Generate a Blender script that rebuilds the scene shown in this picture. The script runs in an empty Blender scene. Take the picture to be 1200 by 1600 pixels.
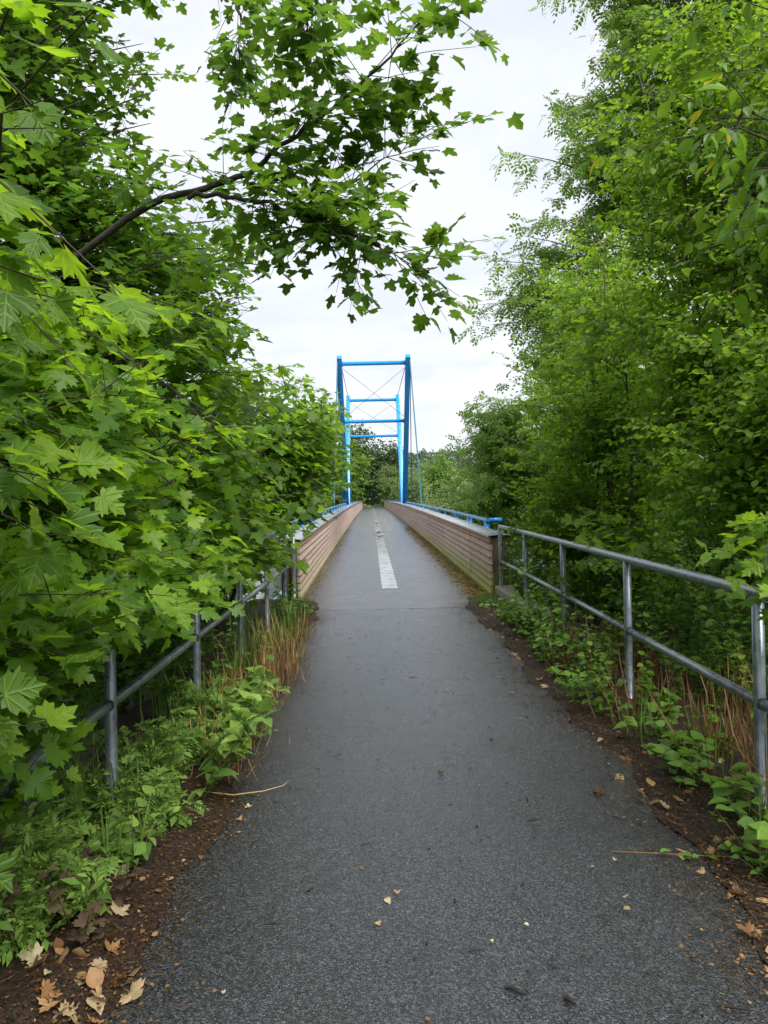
import bpy, math, random
import numpy as np
from mathutils import Matrix, Vector
R = math.radians
rng = np.random.default_rng(7)
random.seed(7)
S = bpy.context.scene
C = bpy.context.collection

# ------------------------------------------------------------------ camera
EYE = 1.57
cam = bpy.data.cameras.new('camera'); camo = bpy.data.objects.new('camera', cam); C.objects.link(camo)
camo.matrix_world = Matrix.Translation((0, 0, EYE)) @ Matrix.Rotation(R(90), 4, 'X') @ Matrix.Rotation(R(-1.2), 4, 'Z')
cam.sensor_fit = 'VERTICAL'; cam.sensor_height = 36.0; cam.lens = 36.0 * 1150 / 1600
cam.shift_x = (600 - 579) / 1600; cam.shift_y = -(800 - 778) / 1600
cam.clip_start = 0.05; cam.clip_end = 6000
S.camera = camo

# ------------------------------------------------------------------ sky, sun, exposure
SUN_EL, SUN_AZ = 55, 146           # azimuth from +Y (view direction) towards +X
w = bpy.data.worlds.new('World'); S.world = w; w.use_nodes = True
nt = w.node_tree; nt.nodes.clear()
def wn(t, **k):
    n = nt.nodes.new(t)
    for a, v in k.items(): setattr(n, a, v)
    return n
wout = wn('ShaderNodeOutputWorld')
sky = wn('ShaderNodeTexSky', sky_type='NISHITA', sun_disc=False, sun_elevation=R(SUN_EL), sun_rotation=R(SUN_AZ))
bg1 = wn('ShaderNodeBackground'); bg1.inputs[1].default_value = 0.06
nt.links.new(sky.outputs[0], bg1.inputs[0])
# unbroken cloud deck, thinner patches towards the horizon come from noise on a flat cloud layer
tc = wn('ShaderNodeTexCoord'); sep = wn('ShaderNodeSeparateXYZ'); nt.links.new(tc.outputs['Generated'], sep.inputs[0])
zc = wn('ShaderNodeMath', operation='MAXIMUM'); zc.inputs[1].default_value = 0.02; nt.links.new(sep.outputs[2], zc.inputs[0])
za = wn('ShaderNodeMath', operation='ADD'); za.inputs[1].default_value = 0.12; nt.links.new(zc.outputs[0], za.inputs[0])
dv = wn('ShaderNodeVectorMath', operation='SCALE')
inv = wn('ShaderNodeMath', operation='DIVIDE'); inv.inputs[0].default_value = 1.0; nt.links.new(za.outputs[0], inv.inputs[1])
nt.links.new(tc.outputs['Generated'], dv.inputs[0]); nt.links.new(inv.outputs[0], dv.inputs['Scale'])
noi = wn('ShaderNodeTexNoise'); noi.inputs['Scale'].default_value = 2.3; noi.inputs['Detail'].default_value = 6; noi.inputs['Roughness'].default_value = .55
nt.links.new(dv.outputs[0], noi.inputs['Vector'])
ramp = wn('ShaderNodeValToRGB')
ramp.color_ramp.elements[0].position = .38; ramp.color_ramp.elements[0].color = (.203, .212, .234, 1)
ramp.color_ramp.elements[1].position = .56; ramp.color_ramp.elements[1].color = (.232, .237, .247, 1)
nt.links.new(noi.outputs['Fac'], ramp.inputs[0])
bg2 = wn('ShaderNodeBackground'); bg2.inputs[1].default_value = 1.0
nt.links.new(ramp.outputs[0], bg2.inputs[0])
mixw = wn('ShaderNodeMixShader'); mixw.inputs[0].default_value = .93
nt.links.new(bg1.outputs[0], mixw.inputs[1]); nt.links.new(bg2.outputs[0], mixw.inputs[2]); nt.links.new(mixw.outputs[0], wout.inputs[0])
sl = bpy.data.lights.new('sun', 'SUN'); sl.energy = 1.5; sl.angle = R(50); sl.color = (1, .96, .9)
so = bpy.data.objects.new('sun', sl); C.objects.link(so)
sd = Vector((math.sin(R(SUN_AZ)) * math.cos(R(SUN_EL)), math.cos(R(SUN_AZ)) * math.cos(R(SUN_EL)), math.sin(R(SUN_EL))))
so.rotation_euler = sd.to_track_quat('Z', 'Y').to_euler()
S.view_settings.view_transform = 'Standard'; S.view_settings.look = 'None'; S.view_settings.gamma = 1
S.view_settings.exposure = 2.15; S.view_settings.use_curve_mapping = False
S.render.engine = 'CYCLES'
cy = S.cycles
cy.max_bounces = 8; cy.diffuse_bounces = 5; cy.glossy_bounces = 3; cy.transmission_bounces = 5; cy.transparent_max_bounces = 4
cy.use_denoising = True; cy.caustics_reflective = False; cy.caustics_refractive = False

# ------------------------------------------------------------------ materials
def mat(name):
    m = bpy.data.materials.new(name); m.use_nodes = True
    n = m.node_tree.nodes; l = m.node_tree.links
    return m, n, l, n['Principled BSDF'], n['Material Output']
def mapr(n, l, src, a, b, c=0., d=1.):
    x = n.new('ShaderNodeMapRange'); x.inputs[1].default_value = a; x.inputs[2].default_value = b
    x.inputs[3].default_value = c; x.inputs[4].default_value = d; l.new(src, x.inputs[0]); return x.outputs[0]
def cramp(n, l, src, stops):
    r = n.new('ShaderNodeValToRGB'); e = r.color_ramp.elements
    while len(e) < len(stops): e.new(.5)
    for i, (p, c) in enumerate(stops): e[i].position = p; e[i].color = (*c, 1)
    l.new(src, r.inputs[0]); return r.outputs[0]
def noise(n, l, scale, detail=4, vec=None, rough=.55, out='Fac'):
    x = n.new('ShaderNodeTexNoise'); x.inputs['Scale'].default_value = scale; x.inputs['Detail'].default_value = detail
    x.inputs['Roughness'].default_value = rough
    if vec is not None: l.new(vec, x.inputs['Vector'])
    return x.outputs[out]
def mixc(n, l, fac, a, b, mode='MIX'):
    x = n.new('ShaderNodeMix'); x.data_type = 'RGBA'; x.blend_type = mode
    for s, v in ((0, fac), (6, a), (7, b)):
        if hasattr(v, 'node'): l.new(v, x.inputs[s])
        elif s == 0: x.inputs[0].default_value = v
        else: x.inputs[s].default_value = (*v, 1)
    return x.outputs[2]
def bump(n, l, h, strength, dist, bsdf):
    b = n.new('ShaderNodeBump'); b.inputs['Strength'].default_value = strength; b.inputs['Distance'].default_value = dist
    l.new(h, b.inputs['Height']); l.new(b.outputs[0], bsdf.inputs['Normal']); return b
def pos(n): return n.new('ShaderNodeNewGeometry').outputs['Position']

def leaf_mat(name, stops, trans, tfac=.42, rough=.42, spec=.28):
    m, n, l, b, o = mat(name)
    g = n.new('ShaderNodeNewGeometry'); oi = n.new('ShaderNodeObjectInfo')
    ad = n.new('ShaderNodeMath'); ad.operation = 'ADD'; l.new(g.outputs['Random Per Island'], ad.inputs[0]); l.new(oi.outputs['Random'], ad.inputs[1])
    fr = n.new('ShaderNodeMath'); fr.operation = 'FRACT'; l.new(ad.outputs[0], fr.inputs[0])
    col = cramp(n, l, fr.outputs[0], stops)
    nz = noise(n, l, 55, 2, g.outputs['Position'])
    col2 = mixc(n, l, mapr(n, l, nz, .35, .75, 0, .3), col, (.05, .09, .02))
    l.new(col2, b.inputs['Base Color']); b.inputs['Roughness'].default_value = rough; b.inputs['Specular IOR Level'].default_value = spec
    t = n.new('ShaderNodeBsdfTranslucent')
    tcx = mixc(n, l, .5, trans, col, 'MIX'); l.new(tcx, t.inputs[0])
    mx = n.new('ShaderNodeMixShader'); mx.inputs[0].default_value = tfac
    l.new(b.outputs[0], mx.inputs[1]); l.new(t.outputs[0], mx.inputs[2]); l.new(mx.outputs[0], o.inputs[0])
    return m
M = {}
M['maple'] = leaf_mat('maple_leaf', [(0, (.065, .15, .022)), (.5, (.105, .22, .020)), (.85, (.16, .30, .020)), (1, (.22, .36, .028))], (.42, .70, .015), .55, .4)
M['maple_dark'] = leaf_mat('maple_leaf_shade', [(0, (.05, .12, .024)), (.6, (.075, .17, .025)), (1, (.12, .24, .025))], (.24, .46, .02), .45, .4)  # darker copy of the maple leaf, with shade put into its colour
M['hawthorn'] = leaf_mat('hawthorn_leaf', [(0, (.09, .185, .024)), (.6, (.15, .29, .028)), (1, (.25, .40, .037))], (.44, .72, .02), .53, .42)
M['ash'] = leaf_mat('ash_leaf', [(0, (.11, .21, .045)), (.6, (.17, .31, .055)), (1, (.24, .38, .075))], (.38, .6, .045), .46, .42)
M['cherry'] = leaf_mat('cherry_leaf', [(0, (.06, .14, .022)), (.7, (.10, .22, .025)), (.955, (.13, .27, .03)), (.97, (.5, .4, .02)), (1, (.55, .42, .03))], (.28, .5, .02), .45, .36)
M['willow'] = leaf_mat('willow_leaf', [(0, (.11, .18, .055)), (.6, (.165, .25, .08)), (1, (.23, .32, .11))], (.33, .45, .10), .35, .5)
M['brighttree'] = leaf_mat('lime_leaf', [(0, (.08, .17, .03)), (.6, (.14, .26, .04)), (1, (.2, .33, .06))], (.3, .48, .04), .4, .5)
M['darktree'] = leaf_mat('oak_leaf', [(0, (.03, .06, .022)), (.6, (.05, .095, .03)), (1, (.08, .14, .045))], (.12, .2, .04), .3, .5)
M['far'] = leaf_mat('distant_leaf', [(0, (.075, .12, .075)), (.6, (.105, .16, .09)), (1, (.15, .21, .10))], (.15, .22, .1), .2, .6)  # distance haze put into the leaf colour as a blue-grey tint
M['herb'] = leaf_mat('herb_leaf', [(0, (.10, .19, .04)), (.6, (.17, .30, .055)), (1, (.27, .40, .07))], (.25, .4, .05), .35, .5)
M['bramble'] = leaf_mat('bramble_leaf', [(0, (.08, .17, .03)), (.6, (.13, .26, .035)), (1, (.2, .34, .05))], (.3, .5, .03), .4, .45)
M['grass'] = leaf_mat('grass_blade', [(0, (.06, .13, .025)), (.6, (.10, .2, .03)), (1, (.2, .27, .06))], (.25, .4, .04), .3, .5)
M['straw'] = leaf_mat('dry_grass', [(0, (.30, .17, .06)), (.6, (.42, .26, .10)), (1, (.5, .36, .16))], (.4, .28, .1), .2, .6)
M['deadstem'] = leaf_mat('dead_brown_stem', [(0, (.10, .045, .022)), (.6, (.18, .085, .035)), (1, (.26, .14, .06))], (.2, .1, .04), .15, .6)
M['purple'] = leaf_mat('reddish_leaf', [(0, (.08, .045, .04)), (.6, (.12, .07, .05)), (1, (.13, .13, .05))], (.2, .1, .06), .3, .45)
M['litter'] = leaf_mat('brown_litter', [(0, (.02, .011, .007)), (.45, (.05, .024, .013)), (.8, (.11, .05, .022)), (.96, (.2, .1, .042)), (1, (.32, .2, .10))], (.1, .05, .02), .05, .5)
M['deadleaf'] = leaf_mat('dead_leaf', [(0, (.13, .055, .022)), (.4, (.22, .10, .04)), (.8, (.36, .2, .09)), (1, (.42, .28, .15))], (.4, .22, .08), .15, .5)
M['deadleafpale'] = leaf_mat('pale_dead_leaf', [(0, (.30, .2, .11)), (.6, (.40, .30, .18)), (1, (.44, .38, .25))], (.45, .35, .2), .15, .5)
M['moss'] = leaf_mat('moss_litter', [(0, (.09, .05, .018)), (.5, (.2, .12, .03)), (.8, (.32, .22, .035)), (1, (.22, .26, .03))], (.2, .15, .03), .1, .6)

def veined(src, name):
    m = M[src].copy(); m.name = name; n = m.node_tree.nodes; l = m.node_tree.links
    b = n['Principled BSDF']; t = [x for x in n if x.type == 'BSDF_TRANSLUCENT'][0]
    tcn = n.new('ShaderNodeTexCoord'); sp = n.new('ShaderNodeSeparateXYZ'); l.new(tcn.outputs['Object'], sp.inputs[0])
    ab_ = n.new('ShaderNodeMath'); ab_.operation = 'ABSOLUTE'; l.new(sp.outputs[0], ab_.inputs[0])
    cur = None
    def ln(a, y0):
        d1 = n.new('ShaderNodeMath'); d1.operation = 'MULTIPLY'; l.new(ab_.outputs[0], d1.inputs[0]); d1.inputs[1].default_value = math.cos(a)
        d2 = n.new('ShaderNodeMath'); d2.operation = 'MULTIPLY_ADD'; l.new(sp.outputs[1], d2.inputs[0]); d2.inputs[1].default_value = -math.sin(a); d2.inputs[2].default_value = y0 * math.sin(a)
        d3 = n.new('ShaderNodeMath'); d3.operation = 'ADD'; l.new(d1.outputs[0], d3.inputs[0]); l.new(d2.outputs[0], d3.inputs[1])
        d4 = n.new('ShaderNodeMath'); d4.operation = 'ABSOLUTE'; l.new(d3.outputs[0], d4.inputs[0]); return d4.outputs[0]
    for a, y0 in ((0, 0), (.92, .03), (1.45, .03), (.75, .35), (.7, .6)):
        q = ln(a, y0)
        if cur is None: cur = q
        else:
            mn = n.new('ShaderNodeMath'); mn.operation = 'MINIMUM'; l.new(cur, mn.inputs[0]); l.new(q, mn.inputs[1]); cur = mn.outputs[0]
    vein = mapr(n, l, cur, .004, .022, .55, 0)
    sp_ = noise(n, l, 7, 3, tcn.outputs['Object'], .6); spot = mapr(n, l, sp_, .68, .74, 0, .6)
    for sock, vc in ((b.inputs['Base Color'], (.30, .42, .09)), (t.inputs[0], (.5, .6, .06))):
        src_ = sock.links[0].from_socket
        c = mixc(n, l, vein, src_, vc); c = mixc(n, l, spot, c, (.13, .09, .03)); l.new(c, sock)
    bp = n.new('ShaderNodeBump'); bp.inputs['Strength'].default_value = .5; bp.inputs['Distance'].default_value = .004
    l.new(mapr(n, l, cur, 0, .06, 1, 0), bp.inputs['Height']); l.new(bp.outputs[0], b.inputs['Normal'])
    return m
M['maple_v'] = veined('maple', 'maple_leaf_veined'); M['maple_dark_v'] = veined('maple_dark', 'maple_leaf_shade_veined')
def bark_mat(name, a, b_):
    m, n, l, b, o = mat(name); p = pos(n)
    nz = noise(n, l, 30, 5, p); l.new(cramp(n, l, nz, [(.3, a), (.7, b_)]), b.inputs['Base Color'])
    b.inputs['Roughness'].default_value = .85; bump(n, l, nz, .6, .01, b); return m
M['bark'] = bark_mat('bark', (.018, .014, .010), (.05, .04, .03))
M['bark_light'] = bark_mat('bark_light', (.06, .045, .03), (.13, .10, .07))
M['stem'] = bark_mat('green_stem', (.07, .10, .03), (.14, .12, .05))
M['twig'] = bark_mat('twig_wet', (.006, .004, .003), (.017, .011, .008))

def asphalt(name, base, wet, scale, bumpd, patch, coat):
    m, n, l, b, o = mat(name); p = pos(n)
    v = n.new('ShaderNodeTexVoronoi'); v.inputs['Scale'].default_value = scale; l.new(p, v.inputs['Vector'])
    v2 = n.new('ShaderNodeTexVoronoi'); v2.inputs['Scale'].default_value = scale * 2.1; l.new(p, v2.inputs['Vector'])
    hsv = n.new('ShaderNodeSeparateColor'); l.new(v.outputs['Color'], hsv.inputs[0])
    stone_glint = cramp(n, l, hsv.outputs[0], [(0, tuple(x * .25 for x in base)), (.45, tuple(x * .6 for x in base)), (.62, tuple(x * 1.8 for x in base)), (.85, tuple(x * 3.6 for x in base)), (1, tuple(x * 6.5 for x in base))])  # stone tones per cell; the palest cells paint sky glints into the colour
    big = noise(n, l, .9, 5, p, .6)
    big2 = noise(n, l, 3.1, 4, p, .6)
    c = mixc(n, l, mapr(n, l, big, .35, .7, 0, patch), stone_glint, tuple(x * 2.0 for x in base))
    c = mixc(n, l, mapr(n, l, big2, .55, .8, 0, .45), c, (.010, .009, .008))
    l.new(c, b.inputs['Base Color'])
    fine = noise(n, l, scale * 1.3, 3, p, .6)
    ad = n.new('ShaderNodeMath'); ad.operation = 'MULTIPLY_ADD'; l.new(v.outputs['Distance'], ad.inputs[0]); ad.inputs[1].default_value = -1.0; l.new(fine, ad.inputs[2])
    bump(n, l, ad.outputs[0], 1.0, bumpd, b)
    rr = noise(n, l, 1.7, 4, p, .6)
    l.new(mapr(n, l, rr, .3, .7, wet[0], wet[1]), b.inputs['Roughness'])
    b.inputs['Specular IOR Level'].default_value = .5
    b.inputs['Coat Weight'].default_value = coat; b.inputs['Coat IOR'].default_value = 1.42
    l.new(mapr(n, l, rr, .3, .7, .10, .30), b.inputs['Coat Roughness'])
    cb = n.new('ShaderNodeBump'); cb.inputs['Strength'].default_value = .6; cb.inputs['Distance'].default_value = bumpd * .7
    l.new(ad.outputs[0], cb.inputs['Height']); l.new(cb.outputs[0], b.inputs['Coat Normal'])
    return m
M['asphalt'] = asphalt('wet_asphalt', (.0138, .0153, .0188), (.2, .4), 175, .0034, .15, .75)
M['deck'] = asphalt('bridge_asphalt', (.027, .0265, .0255), (.25, .5), 150, .0026, .5, .65)

def simple(name, col, rough=.5, metal=0., spec=.5, var=.25, scale=8, bmp=0., dirt=None, dscale=3., dlo=.55, dhi=.75):
    m, n, l, b, o = mat(name); p = pos(n)
    nz = noise(n, l, scale, 5, p)
    c = cramp(n, l, nz, [(.3, tuple(x * (1 - var) for x in col)), (.7, tuple(min(1, x * (1 + var)) for x in col))])
    if dirt:
        d = noise(n, l, dscale, 6, p, .65); c = mixc(n, l, mapr(n, l, d, dlo, dhi, 0, .85), c, dirt)
    l.new(c, b.inputs['Base Color']); b.inputs['Roughness'].default_value = rough; b.inputs['Metallic'].default_value = metal
    b.inputs['Specular IOR Level'].default_value = spec
    l.new(mapr(n, l, nz, .3, .7, max(.05, rough - .1), min(1, rough + .12)), b.inputs['Roughness'])
    if bmp: bump(n, l, nz, .5, bmp, b)
    return m
M['galv'] = simple('galvanised_steel', (.20, .23, .26), .30, .5, .5, .28, 14, .001, dirt=(.12, .11, .09), dscale=22, dlo=.6, dhi=.72)
M['blue'] = simple('blue_paint', (.012, .25, .64), .24, 0, .5, .1, 2.5, 0, dirt=(.05, .17, .35), dscale=5, dlo=.62, dhi=.85)
M['bluewet'] = simple('wet_blue_paint', (.05, .28, .58), .10, .25, .8, .1, 2.5)
M['cable'] = simple('cable_steel', (.10, .30, .46), .4, .3, .5, .15, 4)
M['dcable'] = simple('bracing_steel', (.05, .06, .08), .45, .5, .5, .15, 4)
M['cap'] = simple('grey_metal_cap', (.27, .31, .37), .2, .35, .5, .12, 3, 0, dirt=(.2, .21, .22), dscale=5, dlo=.6, dhi=.85)
M['concrete'] = simple('concrete', (.22, .21, .18), .75, 0, .3, .25, 12, .004, dirt=(.06, .075, .03), dscale=4)
M['pale'] = simple('pale_sealed_strip', (.30, .31, .315), .15, 0, .6, .12, 5, 0, dirt=(.06, .06, .058), dscale=4.5, dlo=.48, dhi=.68)
M['hole'] = simple('drain_hole', (.012, .012, .012), .7)
M['jointmetal'] = simple('joint_metal', (.38, .37, .35), .35, .6, .5, .2, 30)
M['rubber'] = simple('joint_rubber', (.012, .011, .010), .8, 0, .2)
M['soil'] = simple('wet_soil', (.017, .010, .007), .7, 0, .3, .6, 60, .012, dirt=(.05, .025, .013), dscale=70, dlo=.5, dhi=.62)
M['ground'] = simple('ground', (.035, .04, .016), .9, 0, .2, .4, 6, .02)
m, n, l, b, o = mat('river_water'); b.inputs['Base Color'].default_value = (.02, .03, .022, 1); b.inputs['Roughness'].default_value = .08
bump(n, l, noise(n, l, 2.5, 3, pos(n)), .25, .05, b); M['water'] = m

def wood(name, a, bcol, dark, algae=True, vertical=False):
    m, n, l, b, o = mat(name)
    oi = n.new('ShaderNodeObjectInfo'); p = pos(n)
    mp = n.new('ShaderNodeMapping'); mp.inputs['Scale'].default_value = (30, 30, 1.5) if vertical else (4, 1.4, 60); l.new(p, mp.inputs[0])
    gr = noise(n, l, 1, 5, mp.outputs[0], .65)
    c = cramp(n, l, gr, [(.3, a), (.7, bcol)])
    c = mixc(n, l, mapr(n, l, oi.outputs['Random'], 0, 1, 0, .45), c, tuple(x * .7 for x in a))
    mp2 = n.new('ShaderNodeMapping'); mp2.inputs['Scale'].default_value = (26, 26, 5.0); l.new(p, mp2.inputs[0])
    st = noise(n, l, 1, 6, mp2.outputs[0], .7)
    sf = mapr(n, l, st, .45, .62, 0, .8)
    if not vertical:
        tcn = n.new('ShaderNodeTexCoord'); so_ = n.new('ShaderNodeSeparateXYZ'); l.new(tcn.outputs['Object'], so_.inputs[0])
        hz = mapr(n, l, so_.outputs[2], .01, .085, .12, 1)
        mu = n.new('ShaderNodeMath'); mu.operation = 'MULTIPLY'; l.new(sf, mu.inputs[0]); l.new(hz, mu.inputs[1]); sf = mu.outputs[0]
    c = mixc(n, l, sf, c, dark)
    if algae:
        sp = n.new('ShaderNodeSeparateXYZ'); l.new(p, sp.inputs[0])
        az = noise(n, l, 2.2, 5, p, .7)
        mm = n.new('ShaderNodeMath'); mm.operation = 'MULTIPLY_ADD'; l.new(az, mm.inputs[0]); mm.inputs[1].default_value = -.7; l.new(sp.outputs[2], mm.inputs[2])
        f = mapr(n, l, mm.outputs[0], -.18, .12, .9, 0)
        sx = mapr(n, l, sp.outputs[0], 0, 1.5, .25, 1)
        sy = mapr(n, l, sp.outputs[1], 11, 34, 1, .35)
        f1 = n.new('ShaderNodeMath'); f1.operation = 'MULTIPLY'; l.new(f, f1.inputs[0]); l.new(sx, f1.inputs[1])
        f2 = n.new('ShaderNodeMath'); f2.operation = 'MULTIPLY'; l.new(f1.outputs[0], f2.inputs[0]); l.new(sy, f2.inputs[1])
        c = mixc(n, l, f2.outputs[0], c, (.30, .34, .07))
    l.new(c, b.inputs['Base Color']); b.inputs['Roughness'].default_value = .72; b.inputs['Specular IOR Level'].default_value = .3
    bump(n, l, gr, .5, .004, b); return m
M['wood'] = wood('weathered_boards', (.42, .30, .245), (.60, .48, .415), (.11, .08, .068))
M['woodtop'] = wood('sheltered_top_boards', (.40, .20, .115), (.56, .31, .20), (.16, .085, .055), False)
M['post'] = wood('dark_end_boards', (.06, .045, .025), (.12, .085, .045), (.03, .028, .018), True, True)

# ------------------------------------------------------------------ mesh helpers
def obj(name, me, material=None, parent=None, loc=None):
    if material is not None and not me.materials: me.materials.append(material)
    o = bpy.data.objects.new(name, me); C.objects.link(o)
    if parent is not None: o.parent = parent
    if loc is not None: o.location = loc
    return o
def mesh(name, V, F, smooth=False):
    """V (n,3), F (m,k) with constant k"""
    V = np.asarray(V, np.float32); F = np.asarray(F, np.int32)
    me = bpy.data.meshes.new(name); k = F.shape[1]
    me.vertices.add(len(V)); me.vertices.foreach_set('co', V.ravel())
    me.loops.add(F.size); me.loops.foreach_set('vertex_index', F.ravel())
    me.polygons.add(len(F)); me.polygons.foreach_set('loop_start', np.arange(0, F.size, k, dtype=np.int32))
    me.polygons.foreach_set('loop_total', np.full(len(F), k, np.int32))
    if smooth: me.polygons.foreach_set('use_smooth', np.ones(len(F), bool))
    me.update(calc_edges=True); return me
class MB:
    def __init__(s): s.V = []; s.F = []; s.n = 0
    def add(s, V, F):
        V = np.asarray(V, float).reshape(-1, 3); F = np.asarray(F, int)
        if F.shape[1] == 3: F = np.c_[F, F[:, 2]] if False else F
        s.V.append(V); s.F.append(F + s.n); s.n += len(V)
    def box(s, lo, hi, rot=None, at=(0, 0, 0)):
        x0, y0, z0 = lo; x1, y1, z1 = hi
        V = np.array([[x0,y0,z0],[x1,y0,z0],[x1,y1,z0],[x0,y1,z0],[x0,y0,z1],[x1,y0,z1],[x1,y1,z1],[x0,y1,z1]], float)
        if rot is not None: V = V @ np.array(rot).T
        s.add(V + np.array(at), [[0,3,2,1],[4,5,6,7],[0,1,5,4],[1,2,6,5],[2,3,7,6],[3,0,4,7]])
    def build(s, name, material, parent=None, smooth=False):
        V = np.concatenate(s.V)
        ks = {f.shape[1] for f in s.F}
        if len(ks) == 1: me = mesh(name, V, np.concatenate(s.F), smooth)
        else:
            me = bpy.data.meshes.new(name); me.from_pydata(V.tolist(), [], [list(map(int, r)) for f in s.F for r in f])
            if smooth: me.polygons.foreach_set('use_smooth', np.ones(len(me.polygons), bool))
        return obj(name, me, material, parent)
def tube(P, rad, sides=8, cap=True):
    P = np.asarray(P, float); m_ = len(P); rad = np.broadcast_to(np.asarray(rad, float), (m_,))
    T = np.gradient(P, axis=0); T /= np.linalg.norm(T, axis=1)[:, None] + 1e-9
    up = np.array([0, 0, 1.]) if abs(T[0, 2]) < .9 else np.array([1., 0, 0])
    A = np.cross(T, up); A /= np.linalg.norm(A, axis=1)[:, None] + 1e-9; B = np.cross(T, A)
    th = np.linspace(0, 2 * np.pi, sides, endpoint=False)
    V = P[:, None] + rad[:, None, None] * (np.cos(th)[None, :, None] * A[:, None] + np.sin(th)[None, :, None] * B[:, None])
    V = V.reshape(-1, 3); F = []
    for i in range(m_ - 1):
        for j in range(sides):
            a = i * sides + j; b_ = i * sides + (j + 1) % sides
            F.append([a, b_, b_ + sides, a + sides])
    if cap:
        V = np.r_[V, P[:1], P[-1:]]; c0, c1 = len(V) - 2, len(V) - 1
        for j in range(sides):
            k = (j + 1) % sides
            F.append([c0, k, j, c0] if False else [k, j, c0, c0]); F.append([(m_-1)*sides + j, (m_-1)*sides + k, c1, c1])
        F = [f for f in F]
    return V, F
def add_tube(mb, P, rad, sides=8):
    V, F = tube(P, rad, sides, cap=False)
    mb.add(V, F)
    # end discs as quads (sides even)
    m_ = len(P)
    for o_ in (0, (m_ - 1) * sides):
        q = [[o_ + 0, o_ + i, o_ + i + 1, o_ + i + 2] for i in range(1, sides - 1, 2) if i + 2 <= sides - 1 or True]
        q = [[o_, o_ + i, o_ + i + 1, o_ + (i + 2) % sides] for i in range(1, sides - 2, 2)]
        mb.F.append(np.array(q) + mb.n - len(V))
def norm(v): return v / (np.linalg.norm(v, axis=-1, keepdims=True) + 1e-9)
def frames(axis, nrm):
    ey = norm(axis); ex = norm(np.cross(ey, nrm)); ez = np.cross(ex, ey)
    return np.stack([ex, ey, ez], axis=-1)       # columns
def scatter(tmpl, P, Fr, sc):
    """tmpl list of (V,F) variants -> one vertex/face soup"""
    out_v, out_f, base = [], [], 0
    pick = rng.integers(0, len(tmpl), len(P))
    for k, (tv, tf) in enumerate(tmpl):
        i = np.nonzero(pick == k)[0]
        if not len(i): continue
        V = np.einsum('nij,kj->nki', Fr[i], tv) * sc[i][:, None, None] + P[i][:, None]
        F = tf[None] + (np.arange(len(i)) * len(tv))[:, None, None] + base
        out_v.append(V.reshape(-1, 3)); out_f.append(F.reshape(-1, 3)); base += len(i) * len(tv)
    return np.concatenate(out_v), np.concatenate(out_f)
def prisms1(A, B, ra, rb):
    N = len(A); d = norm(B - A); up = np.where(np.abs(d[:, 2:3]) < .9, np.array([[0, 0, 1.]]), np.array([[1., 0, 0]]))
    u = norm(np.cross(d, up)); v = np.cross(d, u)
    V = np.stack([Pn + (math.cos(2.0944 * k) * u + math.sin(2.0944 * k) * v) * r for Pn, r in ((A, ra), (B, rb)) for k in range(3)], 1)
    F = [f for k in range(3) for f in ([k, (k + 1) % 3, (k + 1) % 3 + 3], [k, (k + 1) % 3 + 3, k + 3])]
    F = np.array(F)[None] + (np.arange(N) * 6)[:, None, None]
    return V.reshape(-1, 3), F.reshape(-1, 3)
def prisms(A, B, ra, rb, sag=0.):
    """many thin 3-sided twigs with a middle point"""
    N = len(A); Mid = (A + B) / 2 + np.array([0, 0, 1.]) * sag
    d = norm(B - A); up = np.where(np.abs(d[:, 2:3]) < .9, np.array([[0, 0, 1.]]), np.array([[1., 0, 0]]))
    u = norm(np.cross(d, up)); v = np.cross(d, u)
    V = []
    for Pn, r in ((A, ra), (Mid, (ra + rb) / 2), (B, rb)):
        r = np.broadcast_to(r, (N,))
        for k in range(3):
            t = 2 * np.pi * k / 3
            V.append(Pn + (np.cos(t) * u + np.sin(t) * v) * r[:, None])
    V = np.stack(V, 1)
    F = []
    for s in (0, 3):
        for k in range(3):
            a, b_ = s + k, s + (k + 1) % 3
            F += [[a, b_, b_ + 3], [a, b_ + 3, a + 3]]
    F = np.array(F)[None] + (np.arange(N) * 9)[:, None, None]
    return V.reshape(-1, 3), F.reshape(-1, 3)

# ------------------------------------------------------------------ leaf templates: x across, y along, z normal
def fan(outline, centre, shape, petiole=0.):
    pts = [centre] + outline; V = np.array([[x, y, 0] for x, y in pts]); V[:, 2] = shape(V[:, 0], V[:, 1])
    k = len(outline); F = [[0, 1 + i, 1 + (i + 1) % k] for i in range(k)]
    if petiole:
        nv = len(V); V = np.r_[V, [[-.012, 0, 0], [.012, 0, 0], [.0, -petiole, .12 * petiole]]]; F.append([nv, nv + 2, nv + 1])
    return V, np.array(F)
half = [(.16, -.09), (.34, -.12), (.33, .02), (.50, .10), (.62, .22), (.50, .30), (.68, .52), (.48, .50), (.42, .62), (.25, .50), (.23, .70), (.30, .83), (.16, .83)]
mo = [(0, .03)] + half + [(0, 1.08)] + [(-x, y) for x, y in half[::-1]]
halfl = [(.36, -.12), (.36, .10), (.66, .50), (.26, .50), (.28, .80)]
ml = [(0, .03)] + halfl + [(0, 1.05)] + [(-x, y) for x, y in halfl[::-1]]
halfx = [(.40, -.08), (.64, .46), (.26, .5)]
mx_ = [(0, .03)] + halfx + [(0, 1.05)] + [(-x, y) for x, y in halfx[::-1]]
def sh(fold, droop, wav, ph): return lambda x, y: fold * np.abs(x) - droop * (y - .2) ** 2 - .5 * droop * x * x + wav * np.sin(5 * x + ph) * np.cos(4 * y + ph)
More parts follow.
